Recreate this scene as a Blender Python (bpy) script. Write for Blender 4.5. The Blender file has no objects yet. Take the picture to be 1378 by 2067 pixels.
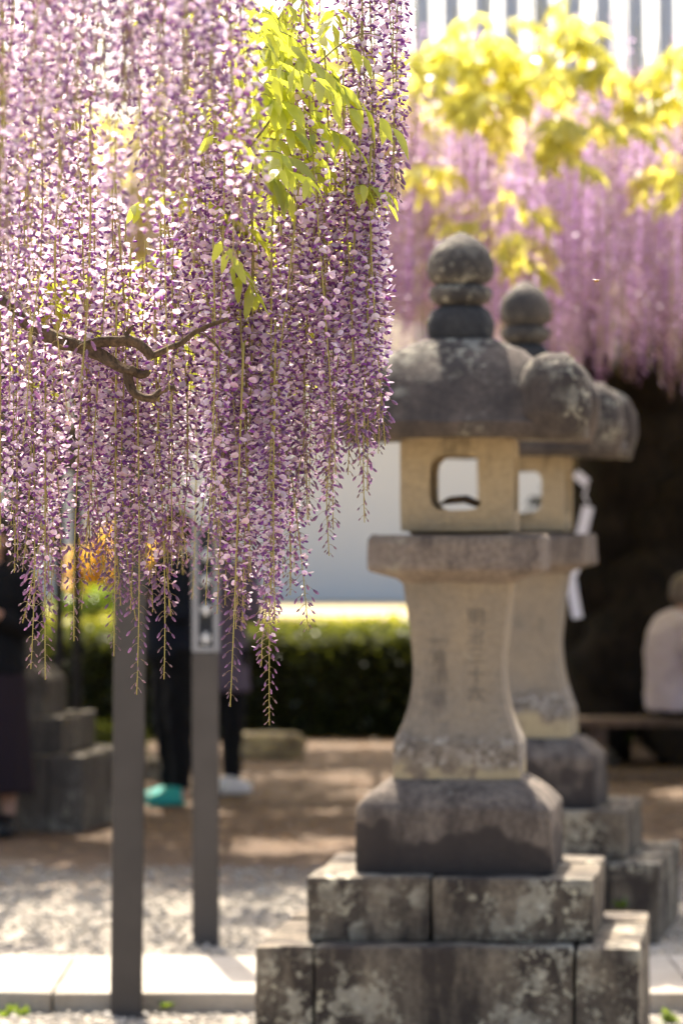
import bpy, bmesh, math, random
import numpy as np
from mathutils import Vector, Matrix, noise as mnoise

# ------------------------------------------------------------------ camera, sky, sun, exposure
scene = bpy.context.scene
COL = scene.collection
R = math.radians
FPX, CX, HY, EYE = 7751.25, 689.0, 1080.0, 1.6        # photograph's focal length in pixels, centre column, horizon row, eye height
cam = bpy.data.cameras.new('camera'); cam_o = bpy.data.objects.new('camera', cam); COL.objects.link(cam_o)
cam_o.location = (0, 0, EYE); cam_o.rotation_euler = (R(90), 0, 0)
cam.sensor_fit = 'VERTICAL'; cam.sensor_height = 36; cam.lens = 135
cam.shift_y = (HY - 1033.5) / 2067
cam.clip_start = 0.2; cam.clip_end = 2000
cam.dof.use_dof = True; cam.dof.focus_distance = 7.08; cam.dof.aperture_fstop = 4.9
scene.camera = cam_o

SUN_EL, SUN_AZ = 50.0, -8.0                            # behind the place, a little to the left of straight ahead
world = bpy.data.worlds.new('World'); scene.world = world; world.use_nodes = True
wn = world.node_tree.nodes; wl = world.node_tree.links
sky = wn.new('ShaderNodeTexSky'); sky.sky_type = 'NISHITA'; sky.sun_disc = False
sky.sun_elevation = R(SUN_EL); sky.sun_rotation = R(SUN_AZ)
sky.air_density = 1.0; sky.dust_density = 6.0; sky.ozone_density = 1.0
bg = wn['Background']; bg.inputs['Strength'].default_value = 0.13
wl.new(sky.outputs['Color'], bg.inputs['Color'])
sun = bpy.data.lights.new('sun', 'SUN'); sun.energy = 5.0; sun.angle = R(0.53); sun.color = (1.0, 0.90, 0.76)
sun_o = bpy.data.objects.new('sun', sun); COL.objects.link(sun_o)
sdir = Vector((math.sin(R(SUN_AZ)) * math.cos(R(SUN_EL)), math.cos(R(SUN_AZ)) * math.cos(R(SUN_EL)), math.sin(R(SUN_EL))))
sun_o.rotation_euler = sdir.to_track_quat('Z', 'Y').to_euler(); sun_o.location = (0, 0, 30)
scene.view_settings.view_transform = 'Standard'; scene.view_settings.look = 'None'
scene.view_settings.exposure = 1.62; scene.view_settings.gamma = 1.0
scene.view_settings.use_curve_mapping = False
cy = scene.cycles
cy.use_denoising = True
cy.max_bounces = 9; cy.diffuse_bounces = 6; cy.glossy_bounces = 2; cy.transmission_bounces = 8; cy.transparent_max_bounces = 6
cy.sample_clamp_indirect = 8.0; cy.caustics_reflective = False; cy.caustics_refractive = False

rng = np.random.default_rng(7)
random.seed(7)

def P(px, py, d):
    return Vector(((px - CX) * d / FPX, d, EYE - (py - HY) * d / FPX))

# ------------------------------------------------------------------ materials
def nodes(name):
    m = bpy.data.materials.new(name); m.use_nodes = True
    nt = m.node_tree; nt.nodes.clear()
    return m, nt
def N(nt, t, **kw):
    n = nt.nodes.new(t)
    for k, v in kw.items():
        if k in n.inputs: n.inputs[k].default_value = v
        else: setattr(n, k, v)
    return n
def L(nt, a, b): nt.links.new(a, b)
def ramp(nt, fac, stops):
    r = N(nt, 'ShaderNodeValToRGB')
    e = r.color_ramp.elements
    while len(e) < len(stops): e.new(0.5)
    for el, (p, c) in zip(e, stops):
        el.position = p; el.color = c if len(c) == 4 else (*c, 1)
    L(nt, fac, r.inputs[0]); return r.outputs['Color']
def mixc(nt, fac, a, b, mode='MIX'):
    m = N(nt, 'ShaderNodeMix', data_type='RGBA', blend_type=mode)
    for sock, v in ((m.inputs[0], fac), (m.inputs[6], a), (m.inputs[7], b)):
        if hasattr(v, 'is_linked'): L(nt, v, sock)
        else: sock.default_value = v if not isinstance(v, tuple) or len(v) == 4 else (*v, 1)
    return m.outputs[2]
def tex(nt, kind, scale, vec, detail=4, rough=.55, out=0):
    n = N(nt, kind)
    n.inputs['Scale'].default_value = scale
    if 'Detail' in n.inputs: n.inputs['Detail'].default_value = detail
    if 'Roughness' in n.inputs: n.inputs['Roughness'].default_value = rough
    L(nt, vec, n.inputs['Vector']); return n.outputs[out]
def finish(nt, color, rough=.85, bump=None, bstr=.3, bdist=.01, metal=0.0):
    b = N(nt, 'ShaderNodeBsdfPrincipled'); o = N(nt, 'ShaderNodeOutputMaterial')
    if hasattr(color, 'is_linked'): L(nt, color, b.inputs['Base Color'])
    else: b.inputs['Base Color'].default_value = (*color, 1)
    b.inputs['Roughness'].default_value = rough; b.inputs['Metallic'].default_value = metal
    b.inputs['Specular IOR Level'].default_value = .25
    if bump is not None:
        bp = N(nt, 'ShaderNodeBump'); bp.inputs['Strength'].default_value = bstr; bp.inputs['Distance'].default_value = bdist
        L(nt, bump, bp.inputs['Height']); L(nt, bp.outputs['Normal'], b.inputs['Normal'])
    L(nt, b.outputs[0], o.inputs['Surface'])
def coords(nt, stretch=None, rand=True):
    g = N(nt, 'ShaderNodeNewGeometry')
    v = g.outputs['Position']
    if stretch:
        m = N(nt, 'ShaderNodeMapping'); m.inputs['Scale'].default_value = stretch; L(nt, v, m.inputs['Vector']); v = m.outputs[0]
    return v

def mat_stone(name, base, base2, dark, dark_amt, lichen_amt, streak=.5, seed=0.0, foot=None, crust=None, grain=.4):
    m, nt = nodes(name)
    g = N(nt, 'ShaderNodeNewGeometry')
    mp = N(nt, 'ShaderNodeMapping'); mp.inputs['Location'].default_value = (seed, seed * 1.7, seed * .6)
    L(nt, g.outputs['Position'], mp.inputs['Vector']); v = mp.outputs[0]
    n1 = tex(nt, 'ShaderNodeTexNoise', 5.0, v, 6, .6)
    n2 = tex(nt, 'ShaderNodeTexNoise', 60.0, v, 5, .7)
    c = mixc(nt, ramp(nt, n1, [(.35, (0, 0, 0)), (.65, (1, 1, 1))]), base, base2)
    c = mixc(nt, ramp(nt, n2, [(.3, (.62, .62, .62)), (.7, (1.25, 1.25, 1.25))]), (0, 0, 0), c, 'MIX') if False else mixc(nt, 1.0, c, ramp(nt, n2, [(.3, (1 - grain,) * 3), (.7, (1 + grain * .8,) * 3)]), 'MULTIPLY')
    # rain-blackened weathering in vertical runs
    ms = N(nt, 'ShaderNodeMapping'); ms.inputs['Scale'].default_value = (1, 1, .32); ms.inputs['Location'].default_value = (seed + 3, seed, 0)
    L(nt, g.outputs['Position'], ms.inputs['Vector'])
    n3 = tex(nt, 'ShaderNodeTexNoise', 7.5, ms.outputs[0], 7, .68)
    k = ramp(nt, n3, [(.62 - .28 * dark_amt, (0, 0, 0)), (.74 - .2 * dark_amt, (.9, .9, .9))])
    c = mixc(nt, k, c, dark)
    # lichen crusts
    n4 = tex(nt, 'ShaderNodeTexNoise', 11.0, v, 6, .6)
    vo = N(nt, 'ShaderNodeTexVoronoi'); vo.inputs['Scale'].default_value = 15; L(nt, v, vo.inputs['Vector'])
    n6 = tex(nt, 'ShaderNodeTexNoise', 32.0, v, 6, .72)
    spots = ramp(nt, n6, [(.54, (0, 0, 0)), (.60, (1, 1, 1))])
    n5 = tex(nt, 'ShaderNodeTexNoise', 3.4, v, 3, .5)
    area = ramp(nt, n5, [(.62 - .2 * lichen_amt, (0, 0, 0)), (.72 - .16 * lichen_amt, (1, 1, 1))])
    patch = ramp(nt, n4, [(.60 - .1 * lichen_amt, (0, 0, 0)), (.66 - .1 * lichen_amt, (1, 1, 1))])
    li = mixc(nt, 1.0, area, mixc(nt, .55, spots, patch, 'LIGHTEN'), 'MULTIPLY')
    lc = mixc(nt, n4, (.40, .35, .20), (.52, .49, .42))
    c = mixc(nt, mixc(nt, 1.0, li, (min(1, .2 + lichen_amt),) * 3, 'MULTIPLY'), c, lc)
    sx = N(nt, 'ShaderNodeSeparateXYZ'); L(nt, g.outputs['Position'], sx.inputs[0])
    def band(z0, z1, noise, amp):
        a = N(nt, 'ShaderNodeMath', operation='MULTIPLY_ADD'); L(nt, noise, a.inputs[0]); a.inputs[1].default_value = amp; L(nt, sx.outputs['Z'], a.inputs[2])
        r = N(nt, 'ShaderNodeMapRange'); L(nt, a.outputs[0], r.inputs['Value']); r.inputs['From Min'].default_value = z0 + amp * .5; r.inputs['From Max'].default_value = z1 + amp * .5
        r.interpolation_type = 'SMOOTHSTEP'; return r.outputs[0]
    if foot:      # damp black growth creeping up from the foot
        k2 = N(nt, 'ShaderNodeMath', operation='SUBTRACT'); k2.inputs[0].default_value = .9; L(nt, band(foot - .02, foot + .03, n5, .75), k2.inputs[1]); k2.use_clamp = True
        c = mixc(nt, k2.outputs[0], c, dark)
    if crust:     # a belt of black and white crust lichen, ochre below it
        up = band(crust - .03, crust + .05, n1, .25); lo = band(crust - .13, crust - .08, n1, .15)
        vs = N(nt, 'ShaderNodeTexVoronoi'); vs.inputs['Scale'].default_value = 55; L(nt, v, vs.inputs['Vector'])
        sp = ramp(nt, vs.outputs['Color'], [(.15, (.06, .052, .05)), (.45, (.17, .145, .12)), (.65, (.26, .23, .20)), (.95, (.48, .46, .42))])
        och = mixc(nt, ramp(nt, n4, [(.42, (0, 0, 0)), (.52, (1, 1, 1))]), (.13, .10, .08), (.46, .38, .22))
        belt = mixc(nt, lo, och, sp)
        inv = N(nt, 'ShaderNodeMath', operation='SUBTRACT'); inv.inputs[0].default_value = .85; L(nt, up, inv.inputs[1]); inv.inputs[0].default_value = .62; inv.use_clamp = True
        c = mixc(nt, inv.outputs[0], c, belt)
    hb = mixc(nt, .5, n2, n3)
    finish(nt, c, .92, hb, .8, .02)
    return m

M = {}
M['stone_shaft'] = mat_stone('stone_shaft', (0.309, 0.244, 0.167), (0.239, 0.200, 0.154), (.10, .085, .075), .20, .18, seed=1.3, crust=1.0, grain=.18)
M['stone_box'] = mat_stone('stone_box', (0.420, 0.319, 0.185), (0.353, 0.277, 0.176), (.10, .08, .05), .16, .10, seed=4.1, grain=.18)
M['stone_plate'] = mat_stone('stone_plate', (0.243, 0.190, 0.143), (0.178, 0.143, 0.122), (.07, .055, .048), .45, .35, seed=7.7)
M['stone_roof'] = mat_stone('stone_roof', (0.112, 0.085, 0.067), (0.071, 0.057, 0.048), (.042, .034, .03), .72, .62, seed=2.9)
M['stone_finial'] = mat_stone('stone_finial', (0.152, 0.124, 0.097), (0.103, 0.089, 0.075), (.045, .04, .037), .65, .55, seed=9.2)
M['stone_neck'] = mat_stone('stone_neck', (0.060, 0.057, 0.054), (0.047, 0.044, 0.043), (.03, .03, .03), .5, .1, seed=6.2)
M['stone_block'] = mat_stone('stone_block', (0.207, 0.164, 0.128), (0.150, 0.122, 0.100), (.045, .036, .032), .62, .15, seed=11.4, foot=.66)
M['stone_tier'] = mat_stone('stone_tier', (0.227, 0.185, 0.132), (0.136, 0.110, 0.083), (.036, .028, .024), .8, .75, seed=14.9)
M['stone_far'] = mat_stone('stone_far', (0.143, 0.122, 0.093), (0.100, 0.086, 0.071), (.04, .035, .03), .5, .4, seed=21.0)

def mat_petal(name, trans=.5):
    m, nt = nodes(name)
    a = N(nt, 'ShaderNodeAttribute', attribute_name='Col')
    oi = N(nt, 'ShaderNodeObjectInfo')
    hs = N(nt, 'ShaderNodeHueSaturation')
    mr = N(nt, 'ShaderNodeMapRange'); mr.inputs['To Min'].default_value = .485; mr.inputs['To Max'].default_value = .515
    L(nt, oi.outputs['Random'], mr.inputs['Value']); L(nt, mr.outputs[0], hs.inputs['Hue'])
    mv = N(nt, 'ShaderNodeMapRange'); mv.inputs['To Min'].default_value = .72; mv.inputs['To Max'].default_value = 1.10
    L(nt, oi.outputs['Random'], mv.inputs['Value']); L(nt, mv.outputs[0], hs.inputs['Value'])
    L(nt, a.outputs['Color'], hs.inputs['Color'])
    d = N(nt, 'ShaderNodeBsdfDiffuse'); t = N(nt, 'ShaderNodeBsdfTranslucent'); mx = N(nt, 'ShaderNodeMixShader'); o = N(nt, 'ShaderNodeOutputMaterial')
    L(nt, hs.outputs[0], d.inputs['Color']); L(nt, hs.outputs[0], t.inputs['Color'])
    mx.inputs[0].default_value = trans
    L(nt, d.outputs[0], mx.inputs[1]); L(nt, t.outputs[0], mx.inputs[2])
    gl = N(nt, 'ShaderNodeBsdfGlossy'); gl.inputs['Roughness'].default_value = .38
    mg = N(nt, 'ShaderNodeMixShader'); mg.inputs[0].default_value = .055
    L(nt, mx.outputs[0], mg.inputs[1]); L(nt, gl.outputs[0], mg.inputs[2]); L(nt, mg.outputs[0], o.inputs['Surface'])
    return m
M['petal'] = mat_petal('wisteria_petal', .60)

def mat_leaf(name, dcol, tcol, trans=.55, gloss=.06, var=.25):
    m, nt = nodes(name)
    oi = N(nt, 'ShaderNodeObjectInfo')
    v = coords(nt)
    n1 = tex(nt, 'ShaderNodeTexNoise', 9.0, v, 3)
    f = N(nt, 'ShaderNodeMath', operation='ADD'); L(nt, n1, f.inputs[0]); L(nt, oi.outputs['Random'], f.inputs[1])
    k = ramp(nt, f.outputs[0], [(.3, (0, 0, 0)), (1.0, (1, 1, 1))])
    a = mixc(nt, k, tuple(c * (1 - var) for c in dcol), tuple(min(1, c * (1 + var)) for c in dcol))
    b = mixc(nt, k, tuple(c * (1 - var) for c in tcol), tuple(min(1, c * (1 + var)) for c in tcol))
    d = N(nt, 'ShaderNodeBsdfDiffuse'); t = N(nt, 'ShaderNodeBsdfTranslucent'); mx = N(nt, 'ShaderNodeMixShader'); o = N(nt, 'ShaderNodeOutputMaterial')
    L(nt, a, d.inputs['Color']); L(nt, b, t.inputs['Color']); mx.inputs[0].default_value = trans
    L(nt, d.outputs[0], mx.inputs[1]); L(nt, t.outputs[0], mx.inputs[2])
    gl = N(nt, 'ShaderNodeBsdfGlossy'); gl.inputs['Roughness'].default_value = .35
    mg = N(nt, 'ShaderNodeMixShader'); mg.inputs[0].default_value = gloss
    L(nt, mx.outputs[0], mg.inputs[1]); L(nt, gl.outputs[0], mg.inputs[2]); L(nt, mg.outputs[0], o.inputs['Surface'])
    return m
M['leaf_young'] = mat_leaf('wisteria_leaf', (.20, .26, .04), (.62, .64, .05), .62, .06, .38)
M['leaf_far'] = mat_leaf('wisteria_leaf_canopy', (.27, .29, .08), (.75, .70, .15), .68)
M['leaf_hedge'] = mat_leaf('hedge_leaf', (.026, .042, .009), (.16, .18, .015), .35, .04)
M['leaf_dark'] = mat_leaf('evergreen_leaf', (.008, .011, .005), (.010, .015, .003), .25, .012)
M['leaf_weed'] = mat_leaf('weed_leaf', (.07, .12, .015), (.20, .27, .015), .5)
M['leaf_orange'] = mat_leaf('orange_blossom', (.60, .36, .05), (.78, .50, .06), .5)
M['leaf_litter'] = mat_leaf('fallen_leaf', (.20, .12, .06), (.2, .1, .04), .2)

def mat_plain(name, col, rough=.8, nscale=30, namp=.2, bump=.2, metal=0.0, bdist=.004):
    m, nt = nodes(name)
    v = coords(nt)
    n1 = tex(nt, 'ShaderNodeTexNoise', nscale, v, 5, .6)
    c = mixc(nt, n1, tuple(x * (1 - namp) for x in col), tuple(min(1, x * (1 + namp)) for x in col))
    finish(nt, c, rough, n1, bump, bdist, metal)
    return m
M['stalk'] = mat_plain('flower_stalk', (.36, .31, .09), .6, 40, .15, .05)
M['twig'] = mat_plain('green_twig', (.20, .17, .06), .7, 40, .2, .1)
def mat_bark(name, a, b, sc=40):
    m, nt = nodes(name)
    v = coords(nt, (1, 1, .45))
    n1 = tex(nt, 'ShaderNodeTexNoise', sc, v, 8, .7)
    n2 = tex(nt, 'ShaderNodeTexNoise', sc * .2, v, 4)
    c = mixc(nt, ramp(nt, n1, [(.35, (0, 0, 0)), (.65, (1, 1, 1))]), a, b)
    c = mixc(nt, 1.0, c, ramp(nt, n2, [(.3, (.7, .7, .7)), (.7, (1.2, 1.2, 1.2))]), 'MULTIPLY')
    finish(nt, c, .9, n1, .8, .012)
    return m
M['bark'] = mat_bark('wisteria_bark', (.045, .03, .02), (.17, .115, .07), 90)
M['bark_dark'] = mat_bark('old_trunk_bark', (.006, .005, .004), (.024, .017, .012), 14)
M['post_steel'] = mat_plain('painted_steel', (.076, .067, .060), .5, 7, .26, .08)
M['post_black'] = mat_plain('black_painted_steel', (.014, .012, .011), .5, 12, .15, .04)
M['frame_grey'] = mat_plain('grey_metal_frame', (.26, .265, .28), .4, 20, .08, .03, .3)
M['slot_dark'] = mat_plain('dark_inset', (.075, .085, .10), .4, 20, .1, .02)
M['ceramic'] = mat_plain('white_ceramic', (.62, .62, .61), .35, 20, .04, .02)
M['plaster'] = mat_plain('white_plaster', (.62, .61, .59), .9, 2.0, .03, .06)
M['roof_tile'] = mat_plain('grey_roof_tile', (.09, .09, .095), .5, 10, .2, .1)
M['paper'] = mat_plain('white_paper', (.82, .83, .86), .8, 20, .03, .05)
M['straw'] = mat_plain('straw_cord', (.25, .19, .08), .9, 60, .3, .3)
M['wood'] = mat_bark('weathered_bench_wood', (.09, .06, .045), (.19, .135, .10), 26)
M['pole_grey'] = mat_plain('grey_trellis_pole', (.42, .43, .44), .6, 8, .12, .05)
M['skin'] = mat_plain('skin', (.46, .27, .19), .55, 60, .06, .05)
M['hair_dark'] = mat_plain('dark_hair', (.03, .02, .016), .5, 120, .4, .4)
M['hair_grey'] = mat_plain('greying_hair', (.13, .105, .09), .5, 120, .5, .4)
M['cloth_navy'] = mat_plain('navy_cloth', (.010, .013, .022), .9, 90, .25, .3)
M['cloth_black'] = mat_plain('black_cloth', (.006, .006, .007), .9, 90, .25, .3)
M['cloth_plum'] = mat_plain('dark_plum_cloth', (.022, .014, .018), .9, 90, .25, .3)
M['cloth_mauve'] = mat_plain('mauve_cloth', (.13, .105, .15), .9, 90, .15, .3)
M['cloth_lilac'] = mat_plain('pale_lilac_shirt', (.50, .44, .48), .9, 70, .10, .3)
M['shoe_teal'] = mat_plain('teal_shoe', (.03, .36, .31), .6, 60, .15, .1)
M['shoe_white'] = mat_plain('white_shoe', (.72, .70, .68), .6, 60, .08, .1)
M['shoe_black'] = mat_plain('black_shoe', (.012, .011, .011), .5, 60, .15, .1)
M['engraved'] = mat_plain('engraved_stroke', (.17, .145, .115), .95, 80, .3, .2)
M['eye'] = mat_plain('eye_dark', (.02, .015, .012), .2, 20, .1, .01)
M['bee_body'] = mat_plain('bee_body', (.30, .17, .05), .6, 300, .4, .1)
M['bee_wing'] = mat_leaf('bee_wing', (.75, .70, .68), (.8, .72, .7), .6, .1, .05)

def mat_ground(name, mode):
    m, nt = nodes(name)
    v = coords(nt)
    vo = N(nt, 'ShaderNodeTexVoronoi'); vo.inputs['Scale'].default_value = 75; L(nt, v, vo.inputs['Vector'])
    vo2 = N(nt, 'ShaderNodeTexVoronoi'); vo2.inputs['Scale'].default_value = 38; L(nt, v, vo2.inputs['Vector'])
    n1 = tex(nt, 'ShaderNodeTexNoise', 2.2, v, 5, .6)
    n2 = tex(nt, 'ShaderNodeTexNoise', 45, v, 5, .7)
    sep = N(nt, 'ShaderNodeSeparateColor'); L(nt, vo.outputs['Color'], sep.inputs[0])
    grav = ramp(nt, sep.outputs[0], [(0, (.20, .18, .15)), (.5, (.36, .325, .275)), (1, (.52, .48, .42))])
    edge = ramp(nt, vo.outputs['Distance'], [(.25, (1, 1, 1)), (.8, (.5, .48, .45))])
    grav = mixc(nt, 1.0, grav, edge, 'MULTIPLY')
    grav = mixc(nt, 1.0, grav, ramp(nt, n1, [(.3, (.82, .80, .76)), (.7, (1.12, 1.1, 1.08))]), 'MULTIPLY')
    soil = mixc(nt, ramp(nt, n2, [(.35, (0, 0, 0)), (.7, (1, 1, 1))]), (.062, .040, .026), (.16, .104, .064))
    soil = mixc(nt, 1.0, soil, ramp(nt, n1, [(.3, (.75, .75, .75)), (.7, (1.2, 1.18, 1.15))]), 'MULTIPLY')
    if mode == 'gravel': c = grav
    else:
        sx = N(nt, 'ShaderNodeSeparateXYZ'); L(nt, v, sx.inputs[0])
        ad = N(nt, 'ShaderNodeMath', operation='MULTIPLY_ADD'); L(nt, n1, ad.inputs[0]); ad.inputs[1].default_value = 5.0; L(nt, sx.outputs['Y'], ad.inputs[2])
        mr = N(nt, 'ShaderNodeMapRange'); L(nt, ad.outputs[0], mr.inputs['Value'])
        mr.inputs['From Min'].default_value = 18.6; mr.inputs['From Max'].default_value = 20.8
        c = mixc(nt, mr.outputs[0], grav, soil)
    finish(nt, c, .95, mixc(nt, .5, vo.outputs['Distance'], n2), .6, .012)
    return m
M['gravel'] = mat_ground('pale_gravel', 'gravel')
M['yard'] = mat_ground('gravel_to_soil', 'yard')
M['pebble'] = mat_plain('pebble', (.38, .345, .29), .9, 18, .45, .2)
def mat_slab():
    m, nt = nodes('paving_stone')
    v = coords(nt)
    oi = N(nt, 'ShaderNodeObjectInfo')
    n1 = tex(nt, 'ShaderNodeTexNoise', 3.5, v, 6, .65); n2 = tex(nt, 'ShaderNodeTexNoise', 90, v, 4, .7)
    c = mixc(nt, ramp(nt, n1, [(.3, (0, 0, 0)), (.72, (1, 1, 1))]), (.33, .285, .225), (.48, .435, .37))
    c = mixc(nt, 1.0, c, ramp(nt, n2, [(.3, (.8, .8, .8)), (.7, (1.12, 1.12, 1.12))]), 'MULTIPLY')
    c = mixc(nt, 1.0, c, ramp(nt, oi.outputs['Random'], [(0, (.88, .87, .85)), (1, (1.06, 1.06, 1.06))]), 'MULTIPLY')
    finish(nt, c, .92, n2, .5, .006)
    return m
M['slab'] = mat_slab()

# ------------------------------------------------------------------ mesh helpers
def link(name, me, mat=None, parent=None):
    o = bpy.data.objects.new(name, me); COL.objects.link(o)
    if mat is not None and me is not None and len(me.materials) == 0: me.materials.append(mat)
    if parent is not None: o.parent = parent
    return o
def mesh_py(name, v, f, smooth=False):
    me = bpy.data.meshes.new(name); me.from_pydata([tuple(x) for x in v], [], [tuple(x) for x in f]); me.update()
    if smooth: me.shade_smooth()
    return me
def mesh_np(name, v, q, colors=None, smooth=True):
    v = np.asarray(v, np.float32); q = np.asarray(q, np.int32); k = q.shape[1]
    me = bpy.data.meshes.new(name)
    me.vertices.add(len(v)); me.vertices.foreach_set('co', v.ravel())
    me.loops.add(q.size); me.loops.foreach_set('vertex_index', q.ravel())
    me.polygons.add(len(q)); me.polygons.foreach_set('loop_start', np.arange(0, q.size, k, dtype=np.int32))
    me.polygons.foreach_set('loop_total', np.full(len(q), k, np.int32))
    me.update(calc_edges=True); me.validate()
    if colors is not None:
        a = me.color_attributes.new('Col', 'FLOAT_COLOR', 'POINT')
        c = np.ones((len(v), 4), np.float32); c[:, :3] = colors
        a.data.foreach_set('color', c.ravel())
    if smooth: me.shade_smooth()
    return me
def thing(name, label, cat, loc=(0, 0, 0), rz=0, group=None):
    o = bpy.data.objects.new(name, None); COL.objects.link(o); o.empty_display_size = .1
    o.location = loc; o.rotation_euler = (0, 0, rz)
    return tag(o, label, cat, group)
def tag(o, label, cat=None, group=None, kind=None):
    if label: o['label'] = label
    if cat: o['category'] = cat
    if group: o['group'] = group
    if kind: o['kind'] = kind
    return o

def loft(sections, n=32, cap=True):
    """sections: (z, hx, hy, exponent, cx, cy[, lobes]) -> superellipse rings stacked in z"""
    v, f = [], []
    for s in sections:
        z, hx, hy, e = s[:4]; cx, cyy = (s[4], s[5]) if len(s) > 5 else (0, 0)
        lob = s[6] if len(s) > 6 else 0
        for i in range(n):
            t = 2 * math.pi * i / n + math.pi / 4 * 0
            c, sn = math.cos(t), math.sin(t)
            r = (abs(c) ** e + abs(sn) ** e) ** (-1 / e) * (1 + lob * abs(math.cos(4 * t)))
            v.append((cx + hx * r * c, cyy + hy * r * sn, z))
    for k in range(len(sections) - 1):
        for i in range(n):
            j = (i + 1) % n
            f.append((k * n + i, k * n + j, (k + 1) * n + j, (k + 1) * n + i))
    if cap:
        f.append(tuple(range(n - 1, -1, -1))); f.append(tuple(range((len(sections) - 1) * n, len(sections) * n)))
    return v, f
def rough(v, amp, freq, seed=0.0):
    out = []
    for x in v:
        q = Vector(x) * freq + Vector((seed, seed * 2, -seed))
        nv = mnoise.noise_vector(q)
        out.append(Vector(x) + nv * amp)
    return out
def smooth_by_angle(me, ang=40):
    me.shade_smooth()
    bm = bmesh.new(); bm.from_mesh(me)
    for e in bm.edges:
        if len(e.link_faces) == 2 and e.calc_face_angle(0) > R(ang): e.smooth = False
    bm.to_mesh(me); bm.free()
def stone_box(name, sx, sy, sz, bevel=.012, amp=.005, seed=0.0, cuts=5):
    """box centred in x, y, standing on z = 0, chipped edges"""
    bm = bmesh.new(); bmesh.ops.create_cube(bm, size=1)
    for v in bm.verts: v.co = Vector((v.co.x * sx, v.co.y * sy, (v.co.z + .5) * sz))
    bmesh.ops.subdivide_edges(bm, edges=[e for e in bm.edges], cuts=cuts, use_grid_fill=True)
    sharp = [e for e in bm.edges if e.is_manifold and e.calc_face_angle(0) > .5]
    bmesh.ops.bevel(bm, geom=sharp, offset=bevel, segments=2, affect='EDGES', profile=.6)
    for v in bm.verts:
        q = v.co * 6 + Vector((seed, seed * 3, seed * 2)); v.co += mnoise.noise_vector(q) * amp + mnoise.noise_vector(q * 3.3) * amp * .5
    me = bpy.data.meshes.new(name); bm.to_mesh(me); bm.free(); smooth_by_angle(me, 35); return me
def tube(pts, radii, n=8, bumps=0.0, seed=0.0):
    pts = [Vector(p) for p in pts]; v, f = [], []
    up = Vector((0, 0, 1)); prev = None
    for i, p in enumerate(pts):
        t = (pts[min(i + 1, len(pts) - 1)] - pts[max(i - 1, 0)]).normalized()
        a = prev - t * prev.dot(t) if prev else (t.cross(up) if abs(t.dot(up)) < .95 else t.cross(Vector((1, 0, 0))))
        a.normalize(); b = t.cross(a); prev = a
        for k in range(n):
            th = 2 * math.pi * k / n
            r = radii[i] if hasattr(radii, '__len__') else radii
            if bumps: r *= 1 + bumps * mnoise.noise(Vector((p.x * 9 + math.cos(th) * 1.3 + seed, p.y * 9 + math.sin(th) * 1.3, p.z * 9)))
            v.append(p + a * math.cos(th) * r + b * math.sin(th) * r)
    for i in range(len(pts) - 1):
        for k in range(n):
            j = (k + 1) % n
            f.append((i * n + k, i * n + j, (i + 1) * n + j, (i + 1) * n + k))
    f.append(tuple(range(n - 1, -1, -1))); f.append(tuple(range((len(pts) - 1) * n, len(pts) * n)))
    return v, f
def spline(pts, per=6):
    pts = [Vector(p) for p in pts]; q = [pts[0] * 2 - pts[1]] + pts + [pts[-1] * 2 - pts[-2]]; out = []
    for i in range(1, len(q) - 2):
        for k in range(per):
            t = k / per
            out.append(.5 * ((2 * q[i]) + (q[i + 1] - q[i - 1]) * t + (2 * q[i - 1] - 5 * q[i] + 4 * q[i + 1] - q[i + 2]) * t * t + (3 * q[i] - q[i - 1] - 3 * q[i + 1] + q[i + 2]) * t ** 3))
    out.append(pts[-1]); return out
def joined(parts):
    v, f = [], []
    for pv, pf in parts:
        b = len(v); v += list(pv); f += [tuple(i + b for i in x) for x in pf]
    return v, f

# ------------------------------------------------------------------ the ground
def sheet(name, x0, x1, y0, y1, z, mat, nx=2, ny=2, amp=0):
    xs = np.linspace(x0, x1, nx); ys = np.linspace(y0, y1, ny)
    v = [(x, y, z + (mnoise.noise(Vector((x * .8, y * .8, z))) * amp if amp else 0)) for y in ys for x in xs]
    f = [(j * nx + i, j * nx + i + 1, (j + 1) * nx + i + 1, (j + 1) * nx + i) for j in range(ny - 1) for i in range(nx - 1)]
    o = link(name, mesh_py(name, v, f, True), mat); o['kind'] = 'structure'; return o
sheet('ground', -400, 400, -60, 900, 0.0, M['gravel'])
sheet('yard_ground', -30, 30, 13.95, 33, .056, M['yard'], 80, 90, .012)
# the raised sunlit terrace beyond the hedge
tv, tf = [], []
for (x, y, z) in [(-40, 31.7, .055), (40, 31.7, .055), (40, 31.75, .8), (-40, 31.75, .8), (-40, 70, .8), (40, 70, .8)]: tv.append((x, y, z))
tf = [(0, 1, 2, 3), (3, 2, 5, 4)]
o = link('terrace_ground', mesh_py('terrace_ground', tv, tf), mat_plain('pale_sand', (.44, .35, .19), .95, 6, .12, .2)); o['kind'] = 'structure'

# paving strip along the yard: single slabs with recessed joints
strip = bpy.data.objects.new('paving_strip', None); COL.objects.link(strip); strip['kind'] = 'structure'
strip['label'] = 'low raised strip of pale paving slabs along the gravel yard'
slab_meshes = [stone_box('slab', w, 1.12, .09, .010, .004, i * 2.3, 4) for i, w in enumerate((.98, 1.16, .86))]
x = -7.0; i = 0
while x < 7.2:
    k = (0, 1, 2, 1, 0, 2)[i % 6]; w = (.98, 1.16, .86)[k]
    o = link('slab', slab_meshes[k], M['slab'], strip); o.location = (x + w / 2, 13.41, -.022 + .002 * ((i * 7) % 3)); x += w + .006; i += 1

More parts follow.
